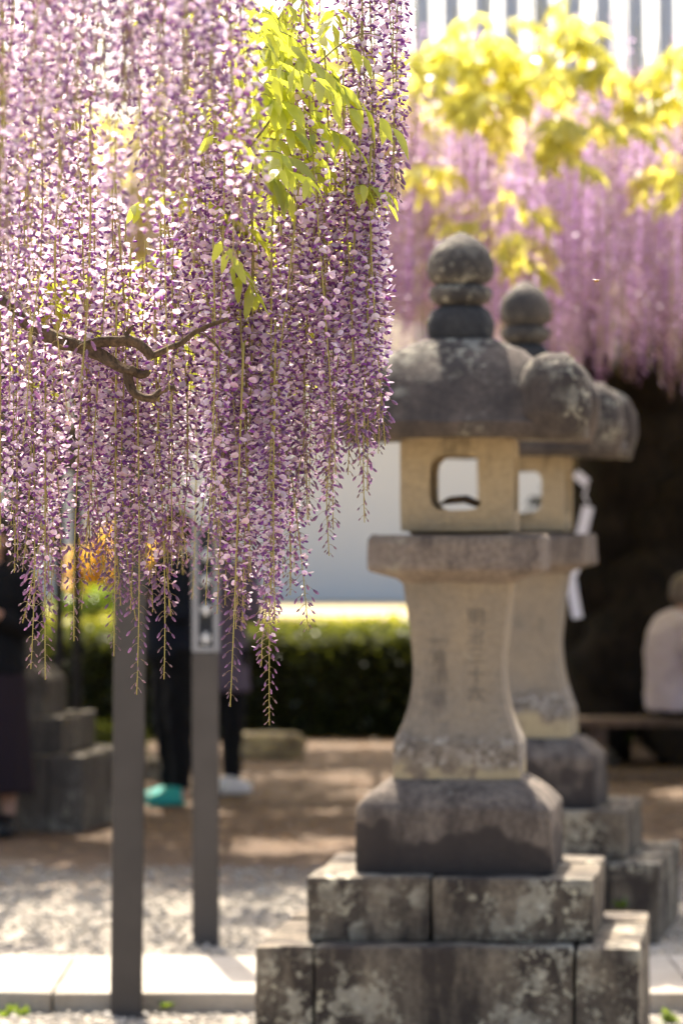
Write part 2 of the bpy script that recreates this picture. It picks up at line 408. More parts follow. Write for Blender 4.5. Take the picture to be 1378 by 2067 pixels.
# loose pebbles on the near gravel and along the kerb
def pebbles(name, n, area, z, smin, smax):
    base = np.array([(1, 0, 0), (-1, 0, 0), (0, 1, 0), (0, -1, 0), (0, 0, .62), (0, 0, -.62)], float)
    tri = np.array([(0, 2, 4), (2, 1, 4), (1, 3, 4), (3, 0, 4), (2, 0, 5), (1, 2, 5), (3, 1, 5), (0, 3, 5)])
    c = np.stack([rng.uniform(area[0], area[1], n), rng.uniform(area[2], area[3], n), np.full(n, z)], 1)
    s = rng.uniform(smin, smax, (n, 1, 1)) * rng.uniform(.7, 1.3, (n, 1, 3)); th = rng.uniform(0, 6.28, n)
    b = base[None] * s; r = np.stack([b[..., 0] * np.cos(th)[:, None] - b[..., 1] * np.sin(th)[:, None], b[..., 0] * np.sin(th)[:, None] + b[..., 1] * np.cos(th)[:, None], b[..., 2]], -1)
    v = (r + c[:, None]).reshape(-1, 3); f = (tri[None] + 6 * np.arange(n)[:, None, None]).reshape(-1, 3)
    o = link(name, mesh_np(name, v, f), M['pebble']); o['kind'] = 'stuff'; o['label'] = 'loose pale pebbles scattered over the gravel'; o['category'] = 'pebbles'
    return o
o = pebbles('gravel_pebbles', 5000, (-2.0, 2.2, 10.8, 12.8), .004, .006, .016)
o['label'] = 'loose pale pebbles in front of the paving strip'
o = pebbles('gravel_pebbles', 6000, (-2.4, 2.6, 14.0, 17.8), .062, .006, .017)
o['label'] = 'loose pale pebbles on the yard behind the paving strip'

# ------------------------------------------------------------------ stone lanterns
def ring_panel(w, h, t, hole_w, hole_h, hcz, n=24):
    """upright slab (x, z) with a rounded window, thickness t along y, standing on z = 0"""
    outer, inner = [], []
    for i in range(n):
        a = 2 * math.pi * (i + .5) / n; c, s = math.cos(a), math.sin(a)
        k = 1 / max(abs(c), abs(s)); outer.append((c * k * w / 2, h / 2 + s * k * h / 2))
        e = 4.5; r = (abs(c) ** e + abs(s) ** e) ** (-1 / e); inner.append((c * r * hole_w / 2, hcz + s * r * hole_h / 2))
    # snap four outer points to the corners
    for cx, cz in ((w / 2, h), (-w / 2, h), (-w / 2, 0), (w / 2, 0)):
        j = min(range(n), key=lambda q: (outer[q][0] - cx) ** 2 + (outer[q][1] - cz) ** 2); outer[j] = (cx, cz)
    v = [(x, -t / 2, z) for x, z in outer] + [(x, -t / 2, z) for x, z in inner] + [(x, t / 2, z) for x, z in outer] + [(x, t / 2, z) for x, z in inner]
    f = []
    for i in range(n):
        j = (i + 1) % n
        f += [(i, j, n + j, n + i), (2 * n + j, 2 * n + i, 3 * n + i, 3 * n + j), (n + i, n + j, 3 * n + j, 3 * n + i), (j, i, 2 * n + i, 2 * n + j)]
    return v, f
def rotz(v, a, off=(0, 0, 0)):
    c, s = math.cos(a), math.sin(a)
    return [(x * c - y * s + off[0], x * s + y * c + off[1], z + off[2]) for x, y, z in v]

def densify(secs, step=.03):
    out = [secs[0]]
    for a, b in zip(secs[:-1], secs[1:]):
        k = max(1, int(abs(b[0] - a[0]) / step))
        for i in range(1, k + 1): out.append(tuple(p + (q - p) * i / k for p, q in zip(a, b)))
    return out
def inscription(parent, chars, x, z0, step, size, yfun):
    for i, ch in enumerate(chars):
        cu = bpy.data.curves.new('glyph', 'FONT'); cu.body = ch; cu.size = size; cu.align_x = 'CENTER'; cu.extrude = .0015
        tmp = bpy.data.objects.new('glyph_tmp', cu); COL.objects.link(tmp)
        dg = bpy.context.evaluated_depsgraph_get(); me = bpy.data.meshes.new_from_object(tmp.evaluated_get(dg))
        bpy.data.objects.remove(tmp); me.materials.clear()
        z = z0 - i * step
        for v in me.vertices:
            gx, gz = x + v.co.x, z + v.co.y
            v.co = Vector((gx, yfun(gz) - .001 + v.co.z * .6, gz))
        o = link('engraved_character', me, M['engraved'], parent)

def lantern(label, loc, rz, H, far=False, seed=0.0, text=None):
    """H: heights of tier1, tier2, block shoulder, block top, waist, shaft top, plate top, box top, then roof and finial scale"""
    t = thing('stone_lantern', label, 'stone lantern', loc, rz, 'stone lanterns in the shrine yard')
    mt = (lambda k: M['stone_far'] if far else M[k])
    z1, z2, zs, zb, zw, zt, zp, zx, rs = H
    # tier 1: corner blocks and middle blocks around a square, single stones with open joints
    def course(z0, z1_, half, cuts_front, depth, mk, sd):
        g = .006
        xs = [-half] + cuts_front + [half]
        for s in (-1, 1):
            for i in range(len(xs) - 1):
                w = xs[i + 1] - xs[i] - g
                o = link('base_stone', stone_box('base_stone', w, depth, z1_ - z0, .012, .006, sd + i + s, 6), mk, t)
                o.location = ((xs[i] + xs[i + 1]) / 2, s * (half - depth / 2), z0)
        # side and core fill between the two rows
        d = 2 * (half - depth) - g * 2
        o = link('base_stone', stone_box('base_stone', 2 * half - .004, d, z1_ - z0 - .004, .012, .006, sd + 9, 6), mk, t); o.location = (0, 0, z0)
    course(-.02, z1, .567, [-.39, .375], .30, mt('stone_tier'), 3 + seed)
    course(z1, z2, .430, [-.055], .24, mt('stone_tier'), 31 + seed)
    # rounded block
    s = [(z2, .300, .300, 26), (z2 + .02, .302, .302, 28), (zs, .298, .298, 28), (zs + .012, .293, .293, 24), (zs + .05, .258, .258, 20), (zs + .075, .222, .222, 20), (zb - .006, .203, .203, 20), (zb, .197, .197, 20)]
    v, f = loft(densify(s), 56); me = mesh_py('pedestal', rough(v, .006, 7, seed), f); smooth_by_angle(me, 38); link('pedestal', me, mt('stone_block'), t)
    # waisted shaft
    def half(z):
        if z < zb + .10: return .193
        if z < zw:
            u = (z - zb - .10) / (zw - zb - .10); return .193 - .055 * (1 - (1 - u) ** 2.2)
        u = (z - zw) / (zt - zw); return .138 + .030 * u ** 1.4
    zsn = [zb - .002 + (zt - zb + .002) * i / 30 for i in range(31)]
    v, f = loft([(z, half(z), half(z), 44) for z in zsn], 64)
    me = mesh_py('shaft', rough(v, .004, 8, seed + 2), f); smooth_by_angle(me, 40); sh = link('shaft', me, mt('stone_shaft'), t)
    if text:
        for chars, x, z0, step, size in text: inscription(sh, chars, x, z0, step, size, lambda z: -half(z) * 1.0 - .0015)
    # plate with a chamfered underside
    s = [(zt - .012, .165, .165, 14), (zt + .002, .185, .185, 14), (zt + .026, .259, .259, 36), (zt + .034, .264, .264, 40), (zp - .012, .263, .263, 40), (zp, .254, .254, 30)]
    v, f = loft(densify(s, .02), 64); me = mesh_py('platform', rough(v, .005, 9, seed + 5), f); smooth_by_angle(me, 40); link('platform', me, mt('stone_plate'), t)
    # fire box: four windowed walls round a hollow
    hb = zx - zp; th = .05; hw, hh, hc = .165, .168, hb * .50
    ps = []
    for a in (0, math.pi):
        v, f = ring_panel(.34, hb - .02, th, hw, hh, hc); ps.append((rotz(v, a, (0, (-(.17 - th / 2)) * (1 if a == 0 else -1), zp + .012)), f))
    for a in (math.pi / 2, -math.pi / 2):
        v, f = ring_panel(.34 - 2 * th, hb - .02, th, hw, hh, hc); ps.append((rotz(v, a, ((.17 - th / 2) * (1 if a > 0 else -1), 0, zp + .012)), f))
    ps.append(loft([(zp, .140, .140, 12), (zp + .014, .158, .158, 12), (zp + .030, .1715, .1715, 14)], 48))
    ps.append(loft([(zx - .018, .172, .172, 14), (zx + .004, .168, .168, 14)], 48))
    v, f = joined(ps); me = mesh_py('fire_box', rough(v, .003, 10, seed + 7), f); smooth_by_angle(me, 40); link('fire_box', me, mt('stone_box'), t)
    # roof
    zr = zx
    s = [(zr, .372, .372, 18), (zr + .008 * rs, .382, .382, 18), (zr + .046 * rs, .386, .386, 18), (zr + .056 * rs, .376, .376, 16), (zr + .10 * rs, .350, .350, 18), (zr + .16 * rs, .308, .308, 18), (zr + .215 * rs, .260, .260, 16), (zr + .262 * rs, .205, .205, 12), (zr + .290 * rs, .150, .150, 8), (zr + .306 * rs, .112, .112, 4)]
    v, f = loft(densify(s, .022), 64); me = mesh_py('roof', rough(v, .008, 9, seed + 11), f); smooth_by_angle(me, 50); rf = link('roof', me, mt('stone_roof'), t)
    for sx in (-1, 1):
        for sy in (-1, 1):
            # curled corner: a thick scroll that rises from the eave and turns over
            secs = []
            for i in range(15):
                u = i / 14; z = zr - .002 + (.255 * rs) * u
                r = .108 * (max(1e-3, 1 - (abs(u - .42) / .60) ** 2.3)) ** .5 if u > .42 else .108 * (.66 + .34 * math.sin(u / .42 * math.pi / 2))
                secs.append((z, r, r, 2.3, sx * (.318 - .018 * u), sy * (.318 - .018 * u)))
            v, f = loft(secs, 28); me = mesh_py('corner_scroll', rough(v, .013, 13, seed + sx + 2 * sy), f, True); link('corner_scroll', me, mt('stone_roof'), rf)
    # finial: lotus cup, ring, jewel
    za = zr + .30 * rs
    fin = link('finial', None, None, t)
    s = [(za - .01, .088, .088, 4), (za + .02 * rs, .098, .098, 3.2, 0, 0, .03), (za + .06 * rs, .099, .099, 2.6, 0, 0, .05), (za + .095 * rs, .086, .086, 2.4, 0, 0, .05), (za + .112 * rs, .062, .062, 2), (za + .120 * rs, .058, .058, 2)]
    v, f = loft(densify([q if len(q) == 7 else (*q, 0, 0, 0) for q in s], .012), 40); link('lotus_cup', mesh_py('lotus_cup', rough(v, .005, 14, seed), f, True), mt('stone_neck'), fin)
    zq = za + .114 * rs
    s = [(zq, .070, .070, 2), (zq + .012 * rs, .090, .090, 2), (zq + .030 * rs, .098, .098, 2), (zq + .050 * rs, .094, .094, 2), (zq + .062 * rs, .072, .072, 2)]
    v, f = loft(densify(s, .01), 40); link('ring', mesh_py('ring', rough(v, .005, 14, seed + 1), f, True), mt('stone_finial'), fin)
    zq = zq + .060 * rs; hh2 = .166 * rs
    prof = [(0, .62), (.05, .80), (.15, .95), (.28, 1.0), (.42, .99), (.56, .92), (.68, .80), (.78, .64), (.87, .44), (.93, .26), (.975, .11), (1, .02)]
    v, f = loft([(zq + hh2 * a, .104 * b, .104 * b, 2) for a, b in prof], 40); link('jewel', mesh_py('jewel', rough(v, .005, 11, seed + 3), f, True), mt('stone_finial'), fin)
    return t
H1 = (.393, .585, .772, .863, 1.20, 1.464, 1.600, 1.892, 1.0)
TXT = [('明治三十六', .058, 1.330, .058, .056), ('一月十八', -.055, 1.26, .056, .052)]
lantern('tan weathered stone lantern standing nearest, on the wide stepped base', (.365, 11.8, 0), R(-6.0), H1, text=TXT)
H2 = (.300, .487, .672, .752, 1.13, 1.400, 1.545, 1.848, 1.08)
lantern('stone lantern half hidden behind the nearest stone lantern', (.722, 15.1, .060), R(-9.0), H2, seed=5.0, text=[('奉燈', .0, 1.27, .07, .055)] if False else None)
lantern('small dark stone lantern far off behind the person in the plum skirt', (-1.82, 20.6, .058), R(-8), H1, far=True, seed=9.0)
# a dry brown leaf lying in the window of the near fire box
lv = [(-.075, 0, .004), (-.05, -.03, .026), (-.01, -.045, .035), (.05, -.03, .022), (.085, 0, -.002), (.045, .03, .018), (0, .045, .030), (-.05, .03, .022), (0, 0, .018)]
lf = [(0, 1, 8), (1, 2, 8), (2, 3, 8), (3, 4, 8), (4, 5, 8), (5, 6, 8), (6, 7, 8), (7, 0, 8)]
me = mesh_py('dry_leaf', lv, lf, True); o = link('dry_leaf', me, mat_plain('dry_leaf', (.075, .05, .03), .9, 40, .3, .2))
mo = o.modifiers.new('solid', 'SOLIDIFY'); mo.thickness = .006
o.location = (.372, 11.70, 1.686); o.rotation_euler = (R(8), R(6), R(-10)); tag(o, 'curled dark dry leaf lying in the window of the nearest stone lantern', 'leaf')

# ------------------------------------------------------------------ steel posts
def beam_mesh(name, w, d, h, bev=.006):
    bm = bmesh.new(); bmesh.ops.create_cube(bm, size=1)
    for v in bm.verts: v.co = Vector((v.co.x * w, v.co.y * d, (v.co.z + .5) * h))
    bmesh.ops.bevel(bm, geom=[e for e in bm.edges], offset=bev, segments=2, affect='EDGES')
    me = bpy.data.meshes.new(name); bm.to_mesh(me); bm.free(); return me
p = thing('steel_post', 'tall plain brown-grey steel post on the gravel before the paving strip', 'post', (-.716, 12.78, 0), R(4))
link('shaft', beam_mesh('shaft', .105, .105, 2.0), M['post_steel'], p)
o = link('base_plate', beam_mesh('base_plate', .15, .15, .012, .003), M['post_steel'], p)
o = link('top_cap', beam_mesh('top_cap', .115, .115, .02, .004), M['post_steel'], p); o.location = (0, 0, 2.002)
p.rotation_euler = (0, R(.6), R(4))
p = thing('lamp_post', 'brown-grey steel post with a grey framed slot holding white blocks', 'post', (-.512, 14.5, .056), R(3))
link('shaft', beam_mesh('shaft', .100, .100, 1.10), M['post_steel'], p)
hd = link('head_frame', None, None, p); hd.location = (0, 0, 1.10)
for sx in (-1, 1):
    o = link('frame_side', beam_mesh('frame_side', .024, .100, .46, .004), M['frame_grey'], hd); o.location = (sx * .039, 0, .002)
o = link('frame_sill', beam_mesh('frame_sill', .052, .098, .018, .003), M['frame_grey'], hd); o.location = (0, 0, .002)
o = link('frame_head', beam_mesh('frame_head', .112, .112, .02, .003), M['frame_grey'], hd); o.location = (0, 0, .464)
o = link('back_panel', beam_mesh('back_panel', .0535, .012, .44, .002), M['slot_dark'], hd); o.location = (0, .025, .021)
for zz in (.030, .140, .250, .345):
    o = link('white_block', beam_mesh('white_block', .042, .05, .048, .012), M['ceramic'], hd); o.location = (0, -.012, zz)
for px in (120, 156):
    q = P(px, 1560, 23.6)
    o = link('pergola_post', tube([(0, 0, 0), (0, 0, .02), (0, 0, 1.6), (0, 0, 3.55)], [.045, .03, .03, .03], 12) and mesh_py('pergola_post', *tube([(0, 0, 0), (0, 0, .03), (0, 0, .035), (0, 0, 3.55)], [.055, .055, .031, .031], 12)), M['post_black'])
    o.location = (q.x, 23.6, .06)
    tag(o, ('thin black pergola pole nearer the person in the plum skirt, of two poles' if px == 120 else 'thin black pergola pole farther from the person in the plum skirt'), 'pole', 'thin black pergola poles')

# ------------------------------------------------------------------ wall, hedge, dark evergreens
w = thing('plaster_wall', 'long white plaster wall in shade behind the hedge', 'wall', (0, 46, .8))
link('wall_face', beam_mesh('wall_face', 16.5, .3, 2.7, .01), M['plaster'], w)
cp = link('coping', beam_mesh('coping', 16.9, .62, .08, .01), M['roof_tile'], w); cp.location = (0, 0, 2.702)
tm = mesh_py('coping_tile', *tube([(0, -.34, 0), (0, 0, .16), (0, .34, 0)], .075, 8))
for i in range(76):
    o = link('coping_tile', tm, M['roof_tile'], cp); o.location = (-8.2 + i * .219, 0, .10)
w.location.x = -2.2

def leaf_cloud(n, pos, size, asp=.5, tilt=None, four=True):
    """n bent leaf quads (n x 4 verts + centre crease) at pos with random frames"""
    d = rng.normal(size=(n, 3)); d /= np.linalg.norm(d, axis=1, keepdims=True)
    if tilt is not None: d = d * (1 - tilt) + np.array([0, 0, -1.0]) * tilt; d /= np.linalg.norm(d, axis=1, keepdims=True)
    r = rng.normal(size=(n, 3)); s = np.cross(d, r); s /= np.linalg.norm(s, axis=1, keepdims=True); u = np.cross(s, d)
    L_ = (size * rng.uniform(.7, 1.3, n))[:, None]; W = L_ * asp * .5
    a = pos; m = pos + d * L_ * .45; e = pos + d * L_ - u * L_ * .12
    v = np.stack([a, m + s * W + u * W * .3, e, m - s * W + u * W * .3], 1).reshape(-1, 3)
    q = np.arange(n * 4).reshape(n, 4)
    return v, q
# clipped hedge: leafy shell over a solid twiggy core
hd = thing('clipped_hedge', 'low clipped green hedge in front of the white wall', 'hedge', (0, 0, 0))
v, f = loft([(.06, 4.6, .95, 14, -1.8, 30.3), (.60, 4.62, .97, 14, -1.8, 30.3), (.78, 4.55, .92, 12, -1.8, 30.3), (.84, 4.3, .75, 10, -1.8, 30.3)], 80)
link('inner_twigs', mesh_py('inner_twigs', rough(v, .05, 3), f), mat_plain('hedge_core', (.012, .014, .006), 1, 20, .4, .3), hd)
n1, n2 = 16000, 16000
pf = np.stack([rng.uniform(-6.4, 2.85, n1), 29.33 + rng.normal(0, .05, n1), rng.uniform(.06, .88, n1)], 1)
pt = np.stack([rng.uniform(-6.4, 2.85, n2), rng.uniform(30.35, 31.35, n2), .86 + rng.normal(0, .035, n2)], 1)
pf = np.concatenate([pf, np.stack([rng.uniform(-6.4, 2.85, 9000), rng.uniform(29.3, 30.4, 9000), .85 + rng.normal(0, .03, 9000)], 1)])
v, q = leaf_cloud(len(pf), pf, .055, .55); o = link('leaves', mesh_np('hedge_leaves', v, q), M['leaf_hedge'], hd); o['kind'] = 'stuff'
v, q = leaf_cloud(n2, pt, .055, .55); o = link('sunlit_top_leaves', mesh_np('hedge_sunlit_top_leaves', v, q), mat_leaf('hedge_leaf_sunlit', (.12, .13, .02), (.42, .40, .04), .5), hd); o['kind'] = 'stuff'; o['label'] = 'yellow-green leaves on top of the hedge, sunlight put into their colour'  # lighter leaf colour stands in for sunlight along the hedge top

def shrub(label, cx, cyy, rx, ry, h, n, mat, size=.11, group=None, name='evergreen_shrub', cat='shrub', z0=.05, core=True):
    t = thing(name, label, cat, (cx, cyy, z0), 0, group)
    tv = []
    for k in range(4):
        a = k * 1.6 + .3; tv.append(tube(spline([(0.05 * math.cos(a), .05 * math.sin(a), 0), (rx * .2 * math.cos(a), ry * .2 * math.sin(a), h * .4), (rx * .5 * math.cos(a), ry * .5 * math.sin(a), h * .85)], 5), [.05 - .003 * i for i in range(11)], 7))
    link('stem', mesh_py('stem', *joined(tv), True), M['bark_dark'], t)
    # clumps spread through the volume, uneven outline
    nc = 60; u = rng.normal(size=(nc, 3)); u /= np.linalg.norm(u, axis=1, keepdims=True); rr = rng.uniform(.35, 1.0, (nc, 1)) ** .5
    cen = u * rr * np.array([rx, ry, h * .5]) * .88 + np.array([0, 0, h * .52])
    idx = rng.integers(0, nc, n); pos = cen[idx] + rng.normal(0, 1, (n, 3)) * np.array([rx, ry, h * .5]) * .17
    pos = pos[(pos[:, 2] > .02)]
    v, q = leaf_cloud(len(pos), pos, size, .45)
    o = link('crown', mesh_np('crown', v, q), mat, t); o['kind'] = 'stuff'
    return t
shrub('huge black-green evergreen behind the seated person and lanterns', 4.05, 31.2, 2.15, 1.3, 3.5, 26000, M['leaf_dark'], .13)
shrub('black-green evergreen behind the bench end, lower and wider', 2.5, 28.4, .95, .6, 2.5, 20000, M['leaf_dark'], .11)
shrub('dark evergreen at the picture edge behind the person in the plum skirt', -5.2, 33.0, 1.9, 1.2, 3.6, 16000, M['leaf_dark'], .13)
shrub('bush covered in orange-yellow blossom above the hedge', -2.05, 34.6, .42, .4, .85, 5000, M['leaf_orange'], .08, name='blossoming_bush', cat='bush', z0=.8)
shrub('small bright green bush below the orange blossom', -2.05, 32.6, .40, .3, .34, 2500, M['leaf_weed'], .06, name='green_bush', cat='bush', z0=.8)
shrub('mossy green bush low beside the dark stone lantern', -1.62, 25.0, .36, .3, .34, 2500, M['leaf_hedge'], .05, name='green_bush', cat='bush')

# ------------------------------------------------------------------ wisteria: flower spikes
PALE = np.array([.87, .63, .88]); PALE2 = np.array([.95, .85, .93]); VIOL = np.array([.36, .10, .46]); VIOL2 = np.array([.64, .36, .66])
YEL = np.array([.80, .72, .40]); BUDC = np.array([.36, .19, .36]); CALYX = np.array([.30, .15, .22]); PED = np.array([.46, .36, .20])

def petal_template():
    v, c, q = [], [], []
    us = [0, .25, .5, .78, 1.0]; ws = [.25, .85, 1.0, .85, .30]
    for u, w in zip(us, ws):
        for s in (-1, 0, 1):
            v.append((.001 + .0140 * u, s * .0092 * w, .0125 * u - .0050 * u * u + .001 - (.0024 * w if s else 0)))
            base = PALE * (1 - u * .55) + PALE2 * u * .55
            if u < .4 and s == 0: base = base * .35 + YEL * .65
            elif u < .1: base = VIOL2
            c.append(base)
    for i in range(4):
        for k in range(2): a = i * 3 + k; q.append((a, a + 1, a + 4, a + 3))
    # wings and keel: a violet boat under the standard
    b = len(v)
    secs = [(.000, .000, .0013, .0011), (.0042, -.0022, .0025, .0024), (.0082, -.0044, .0024, .0030), (.0112, -.0056, .0010, .0013)]
    for i, (x, z, w, h) in enumerate(secs):
        for sy, sz in ((-1, .7), (1, .7), (1, -1), (-1, -1)):
            v.append((x, sy * w, z + sz * h)); c.append(VIOL2 if i == 0 else (VIOL * (.9 + .25 * (sz > 0))))
    for i in range(3):
        for k in range(4): a = b + i * 4; q.append((a + k, a + (k + 1) % 4, a + 4 + (k + 1) % 4, a + 4 + k))
    q.append((b + 12, b + 13, b + 14, b + 15))
    return np.array(v), np.array(c), np.array(q)
def bud_template():
    v, c, q = [], [], []
    for i, (x, r) in enumerate([(0, .0006), (.003, .0021), (.008, .0026), (.0125, .0011)]):
        for k in range(4):
            a = math.pi / 2 * k; v.append((x, r * math.cos(a), r * math.sin(a) - x * .05)); c.append(CALYX if i < 1 else (BUDC if i < 3 else VIOL2))
    for i in range(3):
        for k in range(4): q.append((i * 4 + k, i * 4 + (k + 1) % 4, i * 4 + 4 + (k + 1) % 4, i * 4 + 4 + k))
    q.append((12, 13, 14, 15))
    return np.array(v), np.array(c), np.array(q)
PT, BT = petal_template(), bud_template()
PT = (PT[0] * np.array([.80, .74, .80]), PT[1], PT[2])
def frame(d, up=np.array([0, 0, 1.0])):
    d = d / np.linalg.norm(d); s = np.cross(up, d); s /= np.linalg.norm(s) + 1e-9; return np.stack([d, s, np.cross(d, s)])   # rows: x, y, z axes
def ped_tube(a, b, r, sag):
    m = (a + b) / 2 + np.array([0, 0, sag]); v = []
    for p in (a, m, b):
        for k in range(3):
            t = 2.094 * k; v.append(p + np.array([math.cos(t) * r * .7, math.sin(t) * r * .7, math.sin(t + 1) * r]))
    q = []
    for i in range(2):
        for k in range(3): q.append((i * 3 + k, i * 3 + (k + 1) % 3, i * 3 + 3 + (k + 1) % 3, i * 3 + 3 + k))
    return np.array(v), q
def raceme_meshes(idx, length, bud_from, density=135, radius=1.0, bare=.05):
    radius *= .86
    """stalk, open blossoms and buds of one hanging spike, origin at its top"""
    g = np.random.default_rng(100 + idx)
    sway = g.normal(0, .022, 2); ph = g.uniform(0, 6.28)
    def axis(t): return np.array([sway[0] * math.sin(2.4 * t + ph) * t, sway[1] * math.sin(2.1 * t + ph * 2) * t, -length * t])
    sp = [Vector(axis(t)) for t in np.linspace(0, 1, 15)]
    sv, sf = tube(sp, [.0021 - .0013 * i / 14 for i in range(15)], 5)
    stalk = mesh_py('raceme_stalk', sv, sf, True)
    F = [[], [], [], 0]; B = [[], [], [], 0]
    def add(T, v, c, q):
        T[0].append(v); T[1].append(np.broadcast_to(c, v.shape)); T[2].append(np.array(q) + T[3]); T[3] += len(v)
    n = int(length * density); ang = g.uniform(0, 6.28)
    for i in range(n):
        t = bare + (1 - bare) * (i + g.uniform(-.35, .35)) / n; t = min(max(t, bare * .6), .997)
        ang += 2.39996 + g.normal(0, .25)
        a = axis(t); isbud = t > bud_from + g.normal(0, .035)
        out = np.array([math.cos(ang), math.sin(ang), 0])
        if not isbud:
            late = min(1, max(0, (bud_from - t) / .25)); pl = (.019 + .011 * g.random()) * radius * (.62 + .38 * late) * min(1, .55 + (t - bare) * 3)
            e = a + out * pl * .95 + np.array([0, 0, -pl * g.uniform(-.05, .45)])
            yaw = g.normal(0, .55); o2 = np.array([math.cos(ang + yaw), math.sin(ang + yaw), g.normal(-.05, .42)])
            Rm = frame(o2); roll = g.normal(0, .5); cr, sr = math.cos(roll), math.sin(roll)
            Rm = np.stack([Rm[0], Rm[1] * cr + Rm[2] * sr, -Rm[1] * sr + Rm[2] * cr])
            s = (.80 + .25 * late) * g.uniform(.85, 1.15)
            tint = g.uniform(.86, 1.12) * np.array([1, 1, 1]) * (1 + g.normal(0, .04, 3))
            add(F, PT[0] * s @ Rm + e, np.clip(PT[1] * tint, 0, .95), PT[2])
            pv, pq = ped_tube(a, e, .0007, .003 * g.random()); add(F, pv, PED if g.random() < .7 else CALYX, pq)
        else:
            w = min(1, max(0, (1 - t) / max(.05, 1 - bud_from))); pl = (.008 + .020 * w) * g.uniform(.8, 1.15) * radius
            e = a + out * pl * .85 + np.array([0, 0, -pl * g.uniform(.1, .6)])
            o2 = np.array([math.cos(ang + g.normal(0, .3)), math.sin(ang + g.normal(0, .3)), -g.uniform(.5, 1.5)])
            s = (.50 + .70 * w) * g.uniform(.85, 1.15); tint = g.uniform(.8, 1.25)
            col = BT[1] * tint
            if w < .35: col = col * .55 + np.array([.28, .24, .10]) * .45
            add(B, BT[0] * s @ frame(o2) + e, np.clip(col, 0, .9), BT[2])
            pv, pq = ped_tube(a, e, .0006, .002); add(B, pv, PED, pq)
    def out(T, nm): return mesh_np(nm, np.concatenate(T[0]), np.concatenate(T[2]), np.concatenate(T[1])) if T[0] else None
    return stalk, out(F, 'blossoms'), out(B, 'buds')

VARI = {}   # length class -> list of mesh triples
specs = []
for Lc, bf, k in ((.42, .80, 3), (.55, .82, 4), (.70, .83, 4), (.85, .85, 4), (1.0, .86, 3)):
    for j in range(k): specs.append((Lc, bf + .04 * (j - 1), 1.0 - .06 * j, 180))
RAC = []
for i, (Lc, bf, ra, de) in enumerate(specs): RAC.append((Lc, raceme_meshes(i, Lc, bf, de, ra)))
RAC_BUD = [(.60, raceme_meshes(60, .60, .25, 130, .8)), (.75, raceme_meshes(61, .75, .35, 130, .85))]
RAC_THIN = [(.45, raceme_meshes(70, .45, .80, 130, .66)), (.60, raceme_meshes(71, .60, .85, 130, .66))]
RAC_TAIL = [(.62, raceme_meshes(80, .62, .68, 150, .95)), (.75, raceme_meshes(81, .75, .74, 155, .95)), (.55, raceme_meshes(82, .55, .62, 140, .95))]

for st in [x[1] for x in RAC + RAC_BUD + RAC_THIN + RAC_TAIL]:
    st[0].materials.append(M['stalk'])
    for k in (1, 2):
        if st[k]: st[k].materials.append(M['petal'])

vine = thing('wisteria_vine', 'nearest wisteria in sharp lilac bloom with a gnarled brown branch', 'wisteria', (-1.55, 7.3, 0))
VO = Vector((-1.55, 7.3, 0))
rac_count = [0]
def put_raceme(px, tip, d, want=None, pool=RAC, sc=None, tilt=2.2, top=None):
    """hang a spike so that its tip shows at (px, tip) at distance d"""
    if top is not None: want = (tip - top) * d / FPX
    if want is None: want = random.uniform(.5, .9)
    c = sorted(pool, key=lambda r: abs(r[0] - want) + random.uniform(0, .12))[0]
    s = sc or max(.82, min(1.15, want / c[0]))
    tp = P(px, tip, d); top_w = tp + Vector((0, 0, c[0] * s))
    st, fl, bd = c[1]
    o = link('raceme', st, None, vine); o.location = top_w - VO; o.scale = (min(s, 1.08), min(s, 1.08), s)
    o.rotation_euler = (R(random.gauss(0, tilt)), R(random.gauss(0, tilt)), random.uniform(0, 6.28))
    if fl: b = link('blossoms', fl, None, o); b['kind'] = 'stuff'
    if bd: b = link('buds', bd, None, o); b['kind'] = 'stuff'
    rac_count[0] += 1
    return top_w

TOPS = []
# spikes whose tips draw the lower outline
tails = [(64, 1350, 7.0, 'T'), (92, 1372, 7.1, 'T'), (176, 1295, 7.05, 'T'), (186, 1230, 7.3, 'T'), (236, 1325, 7.1, 'T'), (277, 1402, 7.0, 'T'), (311, 1372, 7.1, 'T'), (357, 1242, 7.2, 'T'),
         (430, 1222, 6.8, 'T'), (492, 1428, 6.95, 'T'), (553, 1468, 7.0, 'T'), (522, 1345, 7.15, 'R'), (590, 1225, 7.25, 'B'), (604, 1150, 7.35, 'B'), (652, 1122, 7.1, 'R'), (676, 1070, 7.15, 'T'),
         (714, 985, 7.1, 'R'), (755, 1055, 7.05, 'T'), (742, 960, 7.2, 'R'), (545, 1290, 7.1, 'R'), (510, 1270, 7.2, 'R'), (475, 1240, 7.1, 'R'), (18, 1060, 7.0, 'T'), (112, 1220, 7.2, 'R'), (75, 1245, 7.15, 'R'),
         (160, 1150, 7.2, 'R'), (265, 1260, 7.15, 'R'), (295, 1235, 7.25, 'R'), (240, 1210, 7.2, 'R'), (335, 1190, 7.3, 'R'), (640, 1060, 7.3, 'R'), (562, 1180, 7.2, 'R'), (395, 1210, 8.3, 'T'), (372, 1160, 8.5, 'T'), (420, 1180, 8.6, 'T')]
for px, tip, d, k in tails:
    if px < 470 and d < 7.06: d += .10
    pool = {'T': RAC_TAIL, 'B': RAC_BUD, 'R': RAC}[k]
    TOPS.append(put_raceme(px, tip, d, {'T': .66, 'B': .66, 'R': .7}[k], pool, tilt=1.3))
bx = [-60, 0, 28, 40, 60, 108, 120, 142, 160, 190, 208, 232, 318, 335, 350, 372, 395, 420, 435, 470, 500, 560, 575, 590, 622, 650, 690, 708, 745, 770]
